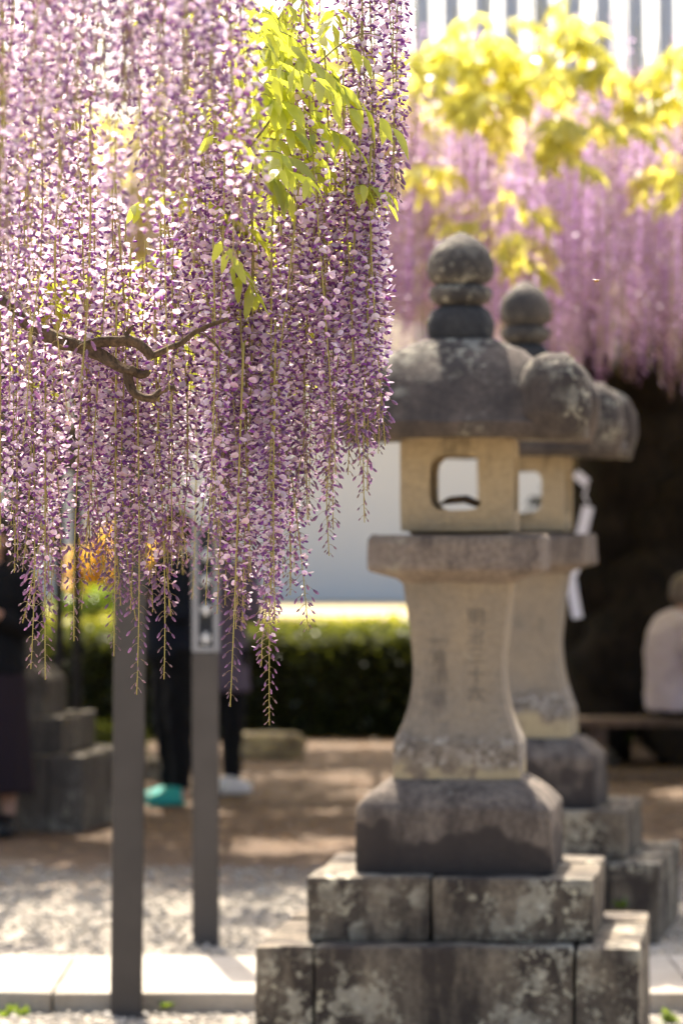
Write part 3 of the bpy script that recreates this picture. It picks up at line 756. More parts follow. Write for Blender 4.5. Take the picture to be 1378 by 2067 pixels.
by = [1060, 1090, 1080, 1150, 1230, 1210, 960, 930, 1150, 1170, 1010, 1200, 1220, 1080, 1140, 1040, 1010, 1010, 1110, 1130, 1260, 1260, 1090, 1100, 980, 1030, 1000, 900, 940, 850]
def env(x): return float(np.interp(x, bx, by))
# sharp right-hand wall of flowers
for i in range(44):
    x = 395 + 352 * ((i * .618) % 1) + random.uniform(-8, 8); d = random.uniform(6.95, 7.38)
    tip = env(x) + 25 - abs(random.gauss(0, 1)) * 80
    TOPS.append(put_raceme(min(x, 748), max(tip, 640), d, random.uniform(.55, .95)))
# the outer right edge
for x, tip, d in ((748, 900, 7.05), (752, 840, 7.1), (741, 990, 7.12), (736, 870, 7.2), (750, 760, 7.15), (722, 940, 7.05)):
    TOPS.append(put_raceme(x, tip, d, .55))
# left and middle, at and just behind the focus
for i in range(44):
    x = -70 + 500 * ((i * .618) % 1) + random.uniform(-10, 10); d = random.uniform(7.02, 7.5)
    tip = env(x) + 35 - abs(random.gauss(0, 1)) * 90
    if abs(x - 137) < 14: tip -= 160
    TOPS.append(put_raceme(x, max(tip, 700), d, random.uniform(.5, .8)))
# upper right: spikes that come from above the frame
for x, tip, d, pl in ((806, 385, 7.1, 'N'), (816, 300, 7.2, 'N'), (792, 430, 7.15, 'N'), (770, 410, 7.1, 'R'), (748, 450, 7.2, 'R'), (727, 380, 7.3, 'R'), (755, 350, 7.35, 'R'), (705, 300, 7.4, 'R'), (735, 330, 7.15, 'R'), (780, 320, 7.3, 'R'),
                      (690, 235, 7.3, 'N'), (660, 200, 7.4, 'N'), (620, 110, 7.3, 'N'), (590, 70, 7.35, 'N'), (700, 420, 7.6, 'R'), (575, 60, 7.2, 'N')):
    TOPS.append(put_raceme(x, tip, d, .58, RAC_THIN if pl == 'N' else RAC, tilt=1.0))
# nearer spikes, out of focus, upper left
for i in range(58):
    x = -90 + 540 * ((i * .618 + .13) % 1); d = random.uniform(5.1, 6.5)
    tip = random.uniform(140, 560) - max(0, x - 330) * .25 + (50 if d > 6 else 0)
    TOPS.append(put_raceme(x, tip, d, random.uniform(.42, .75)))
for x, tip, d in ((474, 470, 5.9), (462, 540, 6.2), (440, 350, 5.7), (482, 300, 6.0), (478, 180, 5.8), (425, 480, 5.8)):
    TOPS.append(put_raceme(x, tip, d, .6))
# behind: fills the upper left
for i in range(14):
    x = -80 + 540 * ((i * .618 + .4) % 1); d = random.uniform(7.4, 9.4)
    tip = random.uniform(300, 800)
    TOPS.append(put_raceme(x, tip, d, random.uniform(.55, .95)))

for x, tip, d in ((12, 830, 6.55), (48, 900, 6.6), (78, 760, 6.5), (128, 850, 6.65), (182, 800, 6.6), (330, 840, 6.65), (24, 700, 6.4)):
    TOPS.append(put_raceme(x, tip, d, .5, RAC_THIN))
# thin shoots that carry the spikes up to the lattice overhead
tw = []
for t in TOPS:
    if random.random() < .08 and not (490 < t.x * FPX / t.y + CX < 700):
        q = Vector((t.x + random.gauss(0, .05), t.y + random.gauss(0, .05), max(2.95, t.z + .1)))
        m = (t + q) / 2 + Vector((random.gauss(0, .02), random.gauss(0, .02), 0))
        tw.append(tube([t - VO, m - VO, q - VO], [.0016, .002, .0026], 5))
o = link('shoots', mesh_py('shoots', *joined(tw), True), M['twig'], vine); o['kind'] = 'stuff'

# the gnarled branch
def branch(name, pts, r0, r1, parent=vine, n=12, mat='bark', bumps=.95):
    sp = spline([p - VO for p in pts], 9); k = len(sp)
    if mat == 'bark' and name != 'trunk': sp = [q + mnoise.noise_vector(q * 26) * .004 + mnoise.noise_vector(q * 60) * .0015 for q in sp]
    rr = list(np.interp(np.linspace(0, 1, k), np.linspace(0, 1, len(r0)), r0)) if isinstance(r0, list) else [r0 + (r1 - r0) * i / (k - 1) for i in range(k)]
    me = mesh_py(name, *tube(sp, rr, n, bumps, random.random() * 9), True)
    return link(name, me, M[mat], parent)
D0 = 6.86
main = [Vector((-1.55, 7.3, 1.75)), P(-260, 470, 7.1), P(-90, 560, 7.05), P(10, 612, 6.9), P(60, 655, 6.87), P(110, 690, D0), P(160, 705, D0), P(205, 722, D0), P(240, 745, D0), P(270, 752, D0)]
br = branch('branch', main, [.045, .022, .0135, .0115, .0108, .0115, .0088, .0098, .0082, .0070], 0)
branch('side_branch', [P(165, 704, D0), P(200, 692, D0), P(240, 690, D0), P(270, 692, D0), P(292, 706, D0), P(304, 722, D0)], .0095, .0070, br)
branch('side_branch', [P(302, 716, D0), P(330, 706, D0), P(360, 693, D0), P(392, 672, D0), P(425, 655, D0), P(462, 644, D0)], .0055, .0030, br)
branch('side_branch', [P(256, 752, D0), P(259, 772, D0), P(268, 788, D0), P(285, 799, D0), P(305, 802, D0), P(328, 790, D0), P(352, 783, D0)], .0072, .0045, br)
branch('side_branch', [P(262, 748, D0), P(280, 757, D0), P(295, 755, D0), P(299, 748, D0)], .0085, .0045, br)
branch('side_branch', [P(302, 803, D0), P(316, 806, D0)], .0065, .0055, br)
branch('side_branch', [P(392, 672, D0), P(415, 675, D0), P(432, 690, D0), P(447, 712, D0)], .0022, .0015, br)
branch('side_branch', [P(240, 690, D0), P(258, 672, D0), P(270, 655, D0)], .005, .002, br)
trunk_pts = [Vector((-1.6, 7.35, -.05)), Vector((-1.68, 7.3, .5)), Vector((-1.5, 7.35, 1.1)), Vector((-1.6, 7.3, 1.75)), Vector((-1.5, 7.25, 2.4)), Vector((-1.55, 7.3, 3.0))]
branch('trunk', trunk_pts, .15, .08, n=14, bumps=.35)

# compound leaves: a rachis with single leaflets
def leaflet_mesh(name, L_, W, droop):
    v, q = [], []
    us = [0, .12, .3, .55, .8, 1.0]; ws = [.08, .55, .95, .9, .45, .02]
    for u, w in zip(us, ws):
        for s in (-1, 0, 1): v.append((L_ * u * math.cos(droop * u * .5), s * W / 2 * w, -L_ * u * math.sin(droop * u * .5) + (.16 * W * w if s else 0)))
    for i in range(5):
        for k in range(2): a = i * 3 + k; q.append((a, a + 1, a + 4, a + 3))
    return mesh_np(name, v, q)
LEAFLETS = [leaflet_mesh('leaflet', .064, .021, .5), leaflet_mesh('leaflet', .055, .019, .9), leaflet_mesh('leaflet', .070, .024, .3)]
def orient(d, up):
    x = d.normalized(); y = up.cross(x)
    if y.length < 1e-3: y = Vector((0, 1, 0)).cross(x)
    y.normalize(); z = x.cross(y)
    return Matrix((x, y, z)).transposed().to_euler()
def leaf(pts, n=5, droop=.75, sc=1.0):
    sp = spline([p - VO for p in pts], 8)
    r = link('leaf', mesh_py('leaf_rachis', *tube(sp, [.0013 - .0006 * i / (len(sp) - 1) for i in range(len(sp))], 5), True), M['twig'], vine)
    for i in range(n):
        u = .22 + .78 * i / n; k = int(u * (len(sp) - 1)); p = sp[k]; t = (sp[min(k + 1, len(sp) - 1)] - sp[max(0, k - 1)]).normalized()
        side = t.cross(Vector((0, 0, 1)))
        if side.length < .1: side = Vector((1, 0, 0))
        side.normalize()
        for s in (-1, 1):
            d = (t * .55 + side * s * random.uniform(.35, .9) + Vector((0, 0, -1)) * droop * random.uniform(.6, 1.4))
            o = link('leaflet', random.choice(LEAFLETS), M['leaf_young'], r); o.location = p
            o.rotation_euler = orient(d, Vector((random.gauss(0, .3), -.5 + random.gauss(0, .4), 1))); c = sc * random.uniform(.8, 1.1) * (1 - .15 * abs(u - .6)); o.scale = (c, c, c)
    d = (sp[-1] - sp[-2]).normalized() + Vector((0, 0, -.5 * droop))
    o = link('leaflet', LEAFLETS[0], M['leaf_young'], r); o.location = sp[-1]; o.rotation_euler = orient(d, Vector((0, -.6, 1))); o.scale = (sc, sc, sc)
DL = 7.0
leaf([P(585, 172, DL), P(640, 205, DL), P(700, 217, DL), P(752, 228, DL), P(792, 258, DL)], 5, .9, 1.05)
leaf([P(530, 278, DL), P(580, 285, DL), P(615, 295, DL), P(640, 315, DL)], 4, 1.2, 1.0)
leaf([P(525, 230, 6.95), P(560, 238, 6.95), P(610, 252, 6.95), P(645, 275, 6.95)], 4, .9, 1.0)
leaf([P(540, 60, 7.0), P(560, 62, 7.0), P(590, 75, 7.0), P(612, 95, 7.0)], 4, 1.1, 1.05)
leaf([P(520, 110, 7.0), P(545, 120, 7.0), P(590, 122, 7.0), P(640, 138, 7.0)], 4, .7, .95)
leaf([P(668, 140, 7.05), P(676, 150, 7.05), P(680, 170, 7.05)], 3, 1.5, .8)
leaf([P(705, 98, 7.05), P(716, 100, 7.05), P(730, 112, 7.05)], 2, 1.2, .8)
leaf([P(525, 345, 6.95), P(545, 350, 6.95), P(560, 365, 6.95), P(575, 385, 6.95)], 4, 1.3, 1.0)
leaf([P(515, 165, 6.95), P(560, 170, 6.95), P(600, 185, 6.95)], 4, 1.1, .95)
leaf([P(500, 200, 6.9), P(535, 190, 6.9), P(555, 210, 6.9)], 3, 1.3, 1.0)
leaf([P(535, 20, 7.1), P(555, 32, 7.1), P(575, 58, 7.1)], 3, 1.2, 1.0)
for (x, y, dx, dy, d) in ((535, 95, 50, 10, 6.95), (545, 140, 45, 30, 6.9), (530, 200, 60, 25, 6.92), (560, 260, 50, 30, 6.95), (530, 305, 55, 35, 6.9), (575, 110, 60, 25, 7.0), (600, 225, 45, 40, 7.0), (550, 320, 60, 45, 7.0), (620, 330, 45, 40, 7.1), (615, 150, 62, 36, 7.0), (645, 262, 58, 50, 7.02), (712, 372, 48, 16, 7.05), (660, 170, 50, 45, 7.02)):
    leaf([P(x, y, d), P(x + dx * .6, y + dy * .1, d - .02), P(x + dx * 1.35, y + dy * .8, d + .02)], 4, .62, .95)
for i in range(10):
    x = random.uniform(520, 690); y = random.uniform(330, 410) if i < 7 else random.uniform(60, 330); x = x if i < 7 else random.uniform(515, 610); d = random.uniform(7.2, 7.7)
    leaf([P(x, y, d), P(x + 25, y - 8, d + .03), P(x + 55, y + 10, d + .06)], 4, 1.0, .9)
branch('side_branch', [P(498, 305, 7.1), P(540, 250, 7.05), P(565, 215, 7.0), P(600, 172, 7.0), P(640, 130, 7.0), P(690, 88, 7.0), P(735, 68, 7.0), P(768, 72, 7.0)], .0024, .0010, br, 6, 'twig', .2)

# further foliage of the near vine, behind and between the spikes
def compound_cloud(centers, per=11, size=.055):
    """drooping compound leaves as loose leaflet quads round each centre"""
    pos = []; dirs = []
    for c in centers:
        a = random.uniform(0, 6.28); t = np.array([math.cos(a), math.sin(a), random.uniform(-.7, .1)]); t /= np.linalg.norm(t)
        sd = np.cross(t, [0, 0, 1]); ln = random.uniform(.12, .2)
        for i in range(per):
            u = .2 + .8 * i / per; s = 1 if i % 2 else -1
            pos.append(np.array(c) + t * ln * u + np.array([0, 0, -.03 * u * u])); dirs.append(t * .5 + sd * s * .8 + np.array([0, 0, -random.uniform(.3, 1.2)]))
    pos = np.array(pos); d = np.array(dirs) + rng.normal(0, .2, (len(pos), 3)); d /= np.linalg.norm(d, axis=1, keepdims=True)
    n = len(pos); up = np.tile([0, 0, 1.0], (n, 1)) + rng.normal(0, .4, (n, 3)); s = np.cross(up, d); s /= np.linalg.norm(s, axis=1, keepdims=True); u = np.cross(d, s)
    L_ = (size * rng.uniform(.7, 1.25, n))[:, None]; W = L_ * .17
    v = np.stack([pos, pos + d * L_ * .35 + s * W + u * W * .3, pos + d * L_ * .8 + s * W * .6 - u * L_ * .06, pos + d * L_ - u * L_ * .12, pos + d * L_ * .8 - s * W * .6 - u * L_ * .06, pos + d * L_ * .35 - s * W + u * W * .3], 1).reshape(-1, 3)
    b = np.arange(n)[:, None] * 6
    q = np.concatenate([b + np.array([[0, 1, 2, 5]]), b + np.array([[5, 2, 3, 4]])])
    return v, q
cs = []
def blob(px, py, rx, ry, d0, d1, n):
    for _ in range(n): cs.append(P(random.gauss(px, rx), random.gauss(py, ry), random.uniform(d0, d1)) - VO)
blob(160, 575, 45, 30, 7.3, 8.0, 14); blob(430, 600, 25, 80, 7.3, 7.9, 16); blob(455, 250, 30, 120, 6.8, 7.6, 16); blob(500, 30, 30, 40, 6.3, 7.2, 8)
blob(600, 390, 60, 40, 7.4, 8.2, 22); blob(600, 350, 25, 25, 7.3, 7.7, 9); blob(540, 420, 40, 25, 7.4, 7.9, 8); blob(20, 730, 15, 60, 7.3, 7.6, 3); blob(500, 640, 40, 50, 7.5, 8.0, 8); blob(330, 580, 60, 60, 7.5, 8.4, 10)
blob(570, 160, 50, 90, 7.2, 7.8, 14); blob(540, 20, 60, 40, 7.2, 8.0, 10); blob(420, 60, 60, 60, 7.5, 8.5, 8)
# unseen canopy above the frame, added to shade the nearer spikes
for _ in range(300): cs.append(Vector((random.uniform(-2.0, -.05), random.uniform(5.2, 7.3), random.uniform(2.95, 3.3))) - VO)
v, q = compound_cloud(cs); o = link('foliage', mesh_np('vine_foliage', v, q), M['leaf_young'], vine); o['kind'] = 'stuff'

# ------------------------------------------------------------------ far wisteria over its pergola
def far_raceme(idx, length, n):
    g = np.random.default_rng(500 + idx); V, C, Q = [], [], []
    ang = 0
    for i in range(n):
        t = .04 + .96 * (i + g.random()) / n; ang += 2.4 + g.normal(0, .2); r = .036 * (1 - max(0, t - .65) / .35 * .8) * g.uniform(.75, 1.15)
        c = np.array([math.cos(ang) * r, math.sin(ang) * r, -length * t]); o2 = np.array([math.cos(ang + g.normal(0, .6)), math.sin(ang + g.normal(0, .6)), g.normal(-.05, .3)])
        F = frame(o2); s = (1.3 if t < .75 else .8) * g.uniform(.85, 1.2); b = len(V)
        pet = np.array([(-.004, 0, 0), (.006, .0085, .002), (.016, 0, .003), (.006, -.0085, .002), (-.003, 0, -.002), (.004, .004, -.006), (.012, 0, -.010), (.006, -.004, -.005)]) * s
        V += list(pet @ F + c); tint = g.uniform(.85, 1.15)
        fp = np.array([.60, .44, .66]); C += [fp * tint] * 2 + [PALE * tint] + [fp * tint] + [np.array([.44, .22, .54]) * tint] * 4
        Q += [(b, b + 1, b + 2, b + 3), (b + 4, b + 5, b + 6, b + 7)]
    return np.array(V), np.array(C), np.array(Q)
far = thing('wisteria_vine', 'distant blurred wisteria canopy with hanging mauve blossom and a black trunk', 'wisteria', (2.15, 26.2, .05))
FO = Vector((2.15, 26.2, .05))
FR = []
for i in range(8):
    ln = (.7, .85, 1.0, 1.15, .9, 1.05, .8, 1.25)[i]; V, C, Q = far_raceme(i, ln, int(105 * ln)); FR.append((ln, V, C, Q, mesh_np('raceme', V, Q, C), mesh_py('raceme_stalk', *tube([(0, 0, .15), (0, 0, -ln * .5), (0, 0, -ln)], .0025, 5))))
for r in FR: r[4].materials.append(M['petal'])
CAN_Z = 3.55
def canopy_z(x, y): return CAN_Z + .12 * mnoise.noise(Vector((x * .6, y * .6, 3))) - max(0, y - 19) * .012
spots = []
while len(spots) < 300:
    y = 17.0 + 5.5 * random.random() ** 2.4; x = random.uniform(-.2, 1.0) * 1.0 + 0.0
    x = random.uniform((700 - CX) * y / FPX, (1440 - CX) * y / FPX) if random.random() < .8 else random.uniform(-1.6, .1)
    if mnoise.noise(Vector((x * 1.3, y * .9, 8))) < -.32: continue
    spots.append((x, y))
for x, y in spots:
    r = random.choice(FR); o = link('raceme', r[5], M['stalk'], far); bl = link('blossoms', r[4], None, o); bl['kind'] = 'stuff'
    zt = canopy_z(x, y) + random.uniform(-.60, .36); zt = max(zt, EYE + random.gauss(350, 35) * y / FPX + r[0]); o.location = Vector((x, y, zt)) - FO
    o.rotation_euler = (R(random.gauss(0, 2)), R(random.gauss(0, 2)), random.uniform(0, 6.28))
V, C, Q, b = [], [], [], 0
for i in range(900):
    x, y = (random.uniform(-4.2, 4.6), random.uniform(18.5, 30)) if i < 500 else (random.uniform(-.3, 2.4), random.uniform(17.4, 21.5))
    r = random.choice(FR); off = np.array(Vector((x, y, max(canopy_z(x, y) + random.uniform(-.5, .15), EYE + random.gauss(350, 35) * y / FPX + r[0]))) - FO); V.append(r[1] + off); C.append(r[2]); Q.append(r[3] + b); b += len(r[1])
o = link('hanging_blossom', mesh_np('hanging_blossom', np.concatenate(V), np.concatenate(Q), np.concatenate(C)), M['petal'], far); o['kind'] = 'stuff'
cs = []
for _ in range(30000):
    x, y = random.uniform(-4.4, 4.8), random.uniform(17.0, 30.4)
    if mnoise.noise(Vector((x * 2.1, y * .75, 1))) + .35 * mnoise.noise(Vector((x * 5, y * 2.2, 5))) < (.24 if y < 19.3 else -.10): continue
    cs.append(Vector((x, y, canopy_z(x, y) + random.gauss(.10, .10))) - FO)
def fblob(px, py, rx, ry, d0, d1, n):
    for _ in range(n):
        d = random.uniform(d0, d1); cs.append(P(random.gauss(px, rx), random.gauss(py, ry), d) - FO)
fblob(1150, 250, 45, 24, 16.6, 17.0, 14); fblob(900, 320, 45, 25, 16.8, 17.4, 8); fblob(1000, 400, 60, 30, 16.8, 17.4, 7); fblob(1060, 465, 12, 18, 16.8, 17.4, 6); fblob(870, 110, 35, 20, 16.6, 17.0, 9)
fblob(985, 60, 18, 40, 16.6, 17.0, 12); fblob(1130, 60, 25, 30, 16.6, 17.0, 10); fblob(1280, 150, 70, 25, 16.6, 17.0, 11); fblob(1050, 130, 90, 25, 16.6, 17.0, 12); fblob(960, 190, 30, 20, 16.6, 17.0, 14); fblob(1365, 110, 20, 25, 16.6, 17.0, 10); fblob(1330, 210, 30, 25, 16.8, 17.4, 8); fblob(1330, 340, 25, 20, 16.8, 17.4, 8)
v, q = compound_cloud(cs, 11, .118); o = link('foliage', mesh_np('far_foliage', v, q), M['leaf_far'], far); o['kind'] = 'stuff'
# its old twisted trunk and limbs
def fbranch(name, pts, radii, bumps=.4, n=18):
    sp = spline([Vector(p) for p in pts], 8); k = len(sp); rr = np.interp(np.linspace(0, 1, k), np.linspace(0, 1, len(radii)), radii)
    return link(name, mesh_py(name, *tube(sp, list(rr), n, bumps, random.random() * 9), True), M['bark_dark'], far)
for k in range(5):
    a = k * 1.257; c, s = math.cos(a), math.sin(a)
    fbranch('trunk', [(1.05 * c, .8 * s, -.05), (.55 * c, .4 * s, .35), (.38 * math.cos(a + .7), .3 * math.sin(a + .7), 1.0), (.36 * math.cos(a + 1.5), .3 * math.sin(a + 1.5), 1.8), (.5 * math.cos(a + 2.1), .45 * math.sin(a + 2.1), 2.6), (1.4 * math.cos(a + 2.3), 1.4 * math.sin(a + 2.3), 3.35), (2.9 * math.cos(a + 2.35), 3.6 * math.sin(a + 2.35), 3.45)], [.18, .34, .40, .38, .30, .17, .06])
# pergola frame that carries it
perg = thing('pergola', 'weathered timber pergola grid carrying the distant wisteria', 'pergola', (0, 0, 0))
for y in (18.6, 21.6, 24.6, 27.6, 30.2):
    o = link('cross_beam', beam_mesh('cross_beam', 9.4, .06, .06, .008), M['wood'], perg); o.location = (.2, y, canopy_z(0, y) + .16)
for i in range(12):
    x = -4.2 + i * .8; o = link('lattice_pole', mesh_py('lattice_pole', *tube([(0, 18.2, canopy_z(0, 18.6) + .25), (0, 24.5, canopy_z(0, 24.6) + .25), (0, 30.6, canopy_z(0, 30.2) + .25)], .022, 8)), M['wood'], perg); o.location = (x, 0, 0)
for x in (-4.3, 4.7):
    for y in (18.6, 24.6, 30.2): o = link('support_post', beam_mesh('support_post', .1, .1, canopy_z(0, y) + .10, .008), M['wood'], perg); o.location = (x, y, .05)

# grey uprights behind, seen against the sky
for i, px in enumerate((862, 922, 984, 1043, 1104, 1166, 1228, 1292, 1354)):
    d = 47.6; x = (px - CX) * d / FPX
    o = link('trellis_pole', mesh_py('trellis_pole', *tube([(0, 0, 0), (-.01, 0, 2), (-.03, 0, 4), (-.08, 0, 8.4)], [.125, .125, .125, .12], 10), True), M['pole_grey']); o.location = (x, d, .8)
    o['label'] = 'tall grey pole standing against the sky above the distant wisteria, one of nine'; o['category'] = 'pole'; o['group'] = 'row of grey poles against the sky'
ordn = ('first', 'second', 'third', 'fourth', 'middle', 'fourth', 'third', 'second', 'first')
for i, o in enumerate([x for x in COL.objects if x.name.startswith('trellis_pole')]):
    o['label'] = f'tall grey pole against the sky, {ordn[i]} from the ' + ('left of the row' if i < 4 else 'right of the row') if i != 4 else 'tall grey pole against the sky, middle one of the row'

# ------------------------------------------------------------------ hanging white paper streamer
sh = thing('paper_streamer', 'folded white paper streamer hanging before the dark trunk', 'streamer', (1.26, 20.6, 0))
dS = 20.6
def strip_piece(pts, w, nm='fold'):
    q = [P(x, y, dS) - Vector((1.26, dS, 0)) for x, y in pts]; v = []; f = []
    for i, p in enumerate(q):
        t = (q[min(i + 1, len(q) - 1)] - q[max(i - 1, 0)]).normalized(); s = Vector((t.z, 0, -t.x)) * w / 2
        v += [p - s, p + s]
    for i in range(len(q) - 1): f.append((2 * i, 2 * i + 1, 2 * i + 3, 2 * i + 2))
    o = link(nm, mesh_py(nm, v, f), M['paper'], sh); mo = o.modifiers.new('t', 'SOLIDIFY'); mo.thickness = .003
    return o
strip_piece([(1160, 955), (1184, 976)], .05); o = strip_piece([(1187, 1022), (1172, 1085)], .06); o.location.y = .02; o = strip_piece([(1170, 1075), (1162, 1150), (1150, 1170)], .04); o.location.y = .03
o = strip_piece([(1149, 1152), (1157, 1205), (1165, 1248)], .055); o.location.y = -.01
q = P(1160, 945, dS) - Vector((1.26, dS, 0)); o = link('cord', mesh_py('cord', *tube([q, q + Vector((-.01, 0, .6)), Vector((q.x, 0, 3.52))], .008, 6)), M['straw'], sh)
# second narrower strip tying folds
strip_piece([(1184, 980), (1178, 1000), (1186, 1016)], .012)

# ------------------------------------------------------------------ rocks, bench, weeds
def rock(label, loc, sx, sy, sz, seed, mat='stone_far', flat=.55):
    bm = bmesh.new(); bmesh.ops.create_icosphere(bm, subdivisions=4, radius=1)
    for v in bm.verts:
        n = mnoise.noise(v.co * 1.6 + Vector((seed, 0, 0))) * .22 + mnoise.noise(v.co * 5 + Vector((0, seed, 0))) * .05
        c = v.co * (1 + n); c.z = max(-.5, min(c.z, flat + mnoise.noise(v.co * 3) * .05)); v.co = Vector((c.x * sx, c.y * sy, (c.z + .5) * sz))
    me = bpy.data.meshes.new('garden_rock'); bm.to_mesh(me); bm.free(); me.shade_smooth()
    o = link('garden_rock', me, M[mat]); o.location = loc; tag(o, label, 'rock'); return o
pr = P(532, 1540, 26.6); rock('broad flat-topped pale rock lying before the hedge', (pr.x, 26.6, .05), .29, .24, .17, 3.3, 'stone_shaft')
pr = P(318, 1595, 24.0); rock('small rock beside the teal shoes, behind the tall post', (pr.x, 24.2, .05), .10, .10, .14, 8.1, 'stone_tier')
pr = P(1245, 1640, 22.6); rock('low grey rock under the bench, near the second lantern', (pr.x + .05, 25.6, .05), .16, .14, .12, 5.1, 'stone_far')

bench = thing('bench', 'low weathered wooden bench under the seated person', 'bench', (2.10, 24.4, .056), R(2))
for k in range(3):
    o = link('seat_plank', stone_box('seat_plank', 1.35, .145, .05, .006, .002, k, 3), M['wood'], bench); o.location = (0, -.155 + k * .155, .335)
for sx in (-1, 1):
    for sy in (-1, 1):
        o = link('leg', stone_box('leg', .09, .09, .335, .006, .002, sx + sy, 3), M['wood'], bench); o.location = (sx * .48, sy * .14, 0)
    o = link('rail', stone_box('rail', .06, .19, .06, .005, .001, sx, 2), M['wood'], bench); o.location = (sx * .48, 0, .15)

def weed(label, x, y, z, r, n):
    pos = np.stack([rng.normal(0, r * .3, n), rng.normal(0, r * .3, n), np.abs(rng.normal(0, r * .25, n))], 1); v, q = leaf_cloud(n, pos, r * .8, .5, None)
    v[:, 2] = np.maximum(v[:, 2], .002)
    o = link('weed_tuft', mesh_np('weed_tuft', v, q), M['leaf_weed']); o.location = (x, y, z); tag(o, label, 'weed', 'green weeds at the foot of the kerb')
weed('tiny bright weed at the kerb between the two steel posts', (333 - CX) * 12.8 / FPX, 12.82, .02, .028, 24)
weed('small weeds at the kerb in the bottom corner, far from the lanterns', (18 - CX) * 12.75 / FPX, 12.76, .0, .04, 40)
weed('single weed at the kerb in the bottom corner, beside other weeds', (48 - CX) * 12.75 / FPX, 12.76, .0, .03, 24)
weed('bright weeds against the base of the nearest stone lantern', (1355 - CX) * 12.5 / FPX, 12.55, .0, .045, 50)
weed('moss tuft growing from the joint of the nearest lantern base', (1172 - CX) * 11.2 / FPX + .012, 11.246, .10, .03, 40)
weed('green tuft in the joint of the lantern base behind', (1255 - CX) * 14.4 / FPX, 14.44, .2, .04, 40)

# fallen leaves over the soil
n = 2600; pos = np.stack([rng.uniform(-4, 4, n), rng.uniform(18.5, 29, n), np.full(n, .078)], 1)
v, q = leaf_cloud(n, pos, .07, .5); v[:, 2] = .072 + (v[:, 2] - .078) * .18
o = link('fallen_leaves', mesh_np('fallen_leaves', v, q), M['leaf_litter']); tag(o, 'brown fallen leaves scattered over the bare soil', 'leaves', None, 'stuff')

# ------------------------------------------------------------------ people
FOLDS = bpy.data.textures.new('cloth_folds', 'CLOUDS'); FOLDS.noise_scale = .09; FOLDS.noise_depth = 2
def limb(pts, radii, n=14, per=4):
    sp = spline([Vector(p) for p in pts], per); rr = np.interp(np.linspace(0, 1, len(sp)), np.linspace(0, 1, len(radii)), radii)
    return tube(sp, list(rr), n)
def ell(c, r, n=18):
    v, f = loft([(math.sin(a) * r[2] + c[2], max(1e-3, math.cos(a)) * r[0], max(1e-3, math.cos(a)) * r[1], 2, c[0], c[1]) for a in np.linspace(-math.pi / 2 * .98, math.pi / 2 * .98, 12)], n)
    return v, f
def remeshed(name, parts, mat, parent, vox=.011, sm=6):
    o = link(name, mesh_py(name, *joined(parts), True), mat, parent)
    m = o.modifiers.new('remesh', 'REMESH'); m.mode = 'VOXEL'; m.voxel_size = vox; m.use_smooth_shade = True
    if sm: s = o.modifiers.new('smooth', 'SMOOTH'); s.iterations = sm; s.factor = .5
    if name in ('shirt', 'jacket', 'tunic', 'trousers'):
        d = o.modifiers.new('folds', 'DISPLACE'); d.texture = FOLDS; d.texture_coords = 'LOCAL'; d.strength = .035; d.mid_level = .5
    return o
def head_parts(c, fwd):
    """c: centre of the head; fwd: angle it faces (0 = +x)"""
    ps = [ell((0, 0, .015), (.092, .075, .105)), ell((.018, 0, -.045), (.068, .058, .075))]
    ps.append(limb([(.085, 0, .02), (.112, 0, -.012), (.094, 0, -.022)], [.010, .014, .012], 8, 3))
    for s in (-1, 1): ps.append(ell((-.005, s * .077, -.005), (.020, .010, .032), 10))
    ps.append(limb([(.078, -.022, -.060), (.088, 0, -.058), (.078, .022, -.060)], [.007, .009, .007], 8, 3))
    return [(rotz([tuple(x) for x in v], fwd, c), f) for v, f in ps]
def hand_parts(w, d, side, s=1.0):
    """w: wrist; d: direction of the fingers; side: thumb direction"""
    w, d, side = Vector(w), Vector(d).normalized(), Vector(side).normalized()
    k = d.cross(side); ps = [limb([w, w + d * .05, w + d * .088], [.026, .036, .034], 10, 3)]
    for i, ln in enumerate((.068, .078, .073, .058)):
        b = w + d * .08 + side * (.026 - .0175 * i); ps.append(limb([b, b + d * ln * .5 + k * .006, b + d * ln * .85 + k * .024], [.0095, .009, .0075], 7, 3))
    b = w + d * .03 + side * .026; ps.append(limb([b, b + side * .026 + d * .026, b + side * .032 + d * .056], [.0125, .0105, .0085], 7, 3))
    return ps
def shoe(p, fwd, mat, parent, L_=.25):
    v, f = loft([(0, .5, .5, 2.6), (.10, .51, .51, 2.6), (.28, .5, .5, 2.5), (.34, .46, .46, 2.4)], 24)
    pts = []
    for x, y, z in v:
        u = x + .5; w = .088 * (.82 + .28 * math.sin(min(1, max(0, u)) * 2.6)); h = z * .28 * (1.15 - .75 * min(1, max(0, u - .25)))
        pts.append((u * L_ - L_ * .3, y * w, h))
    o = link('shoe', mesh_py('shoe', rotz(pts, fwd, p), f, True), mat, parent); return o
def eyes(c, fwd, body):
    for s in (-1, 1):
        v, f = ell((.083, s * .030, .012), (.009, .012, .007), 10); link('eye', mesh_py('eye', rotz(v, fwd, c), f, True), M['eye'], body)

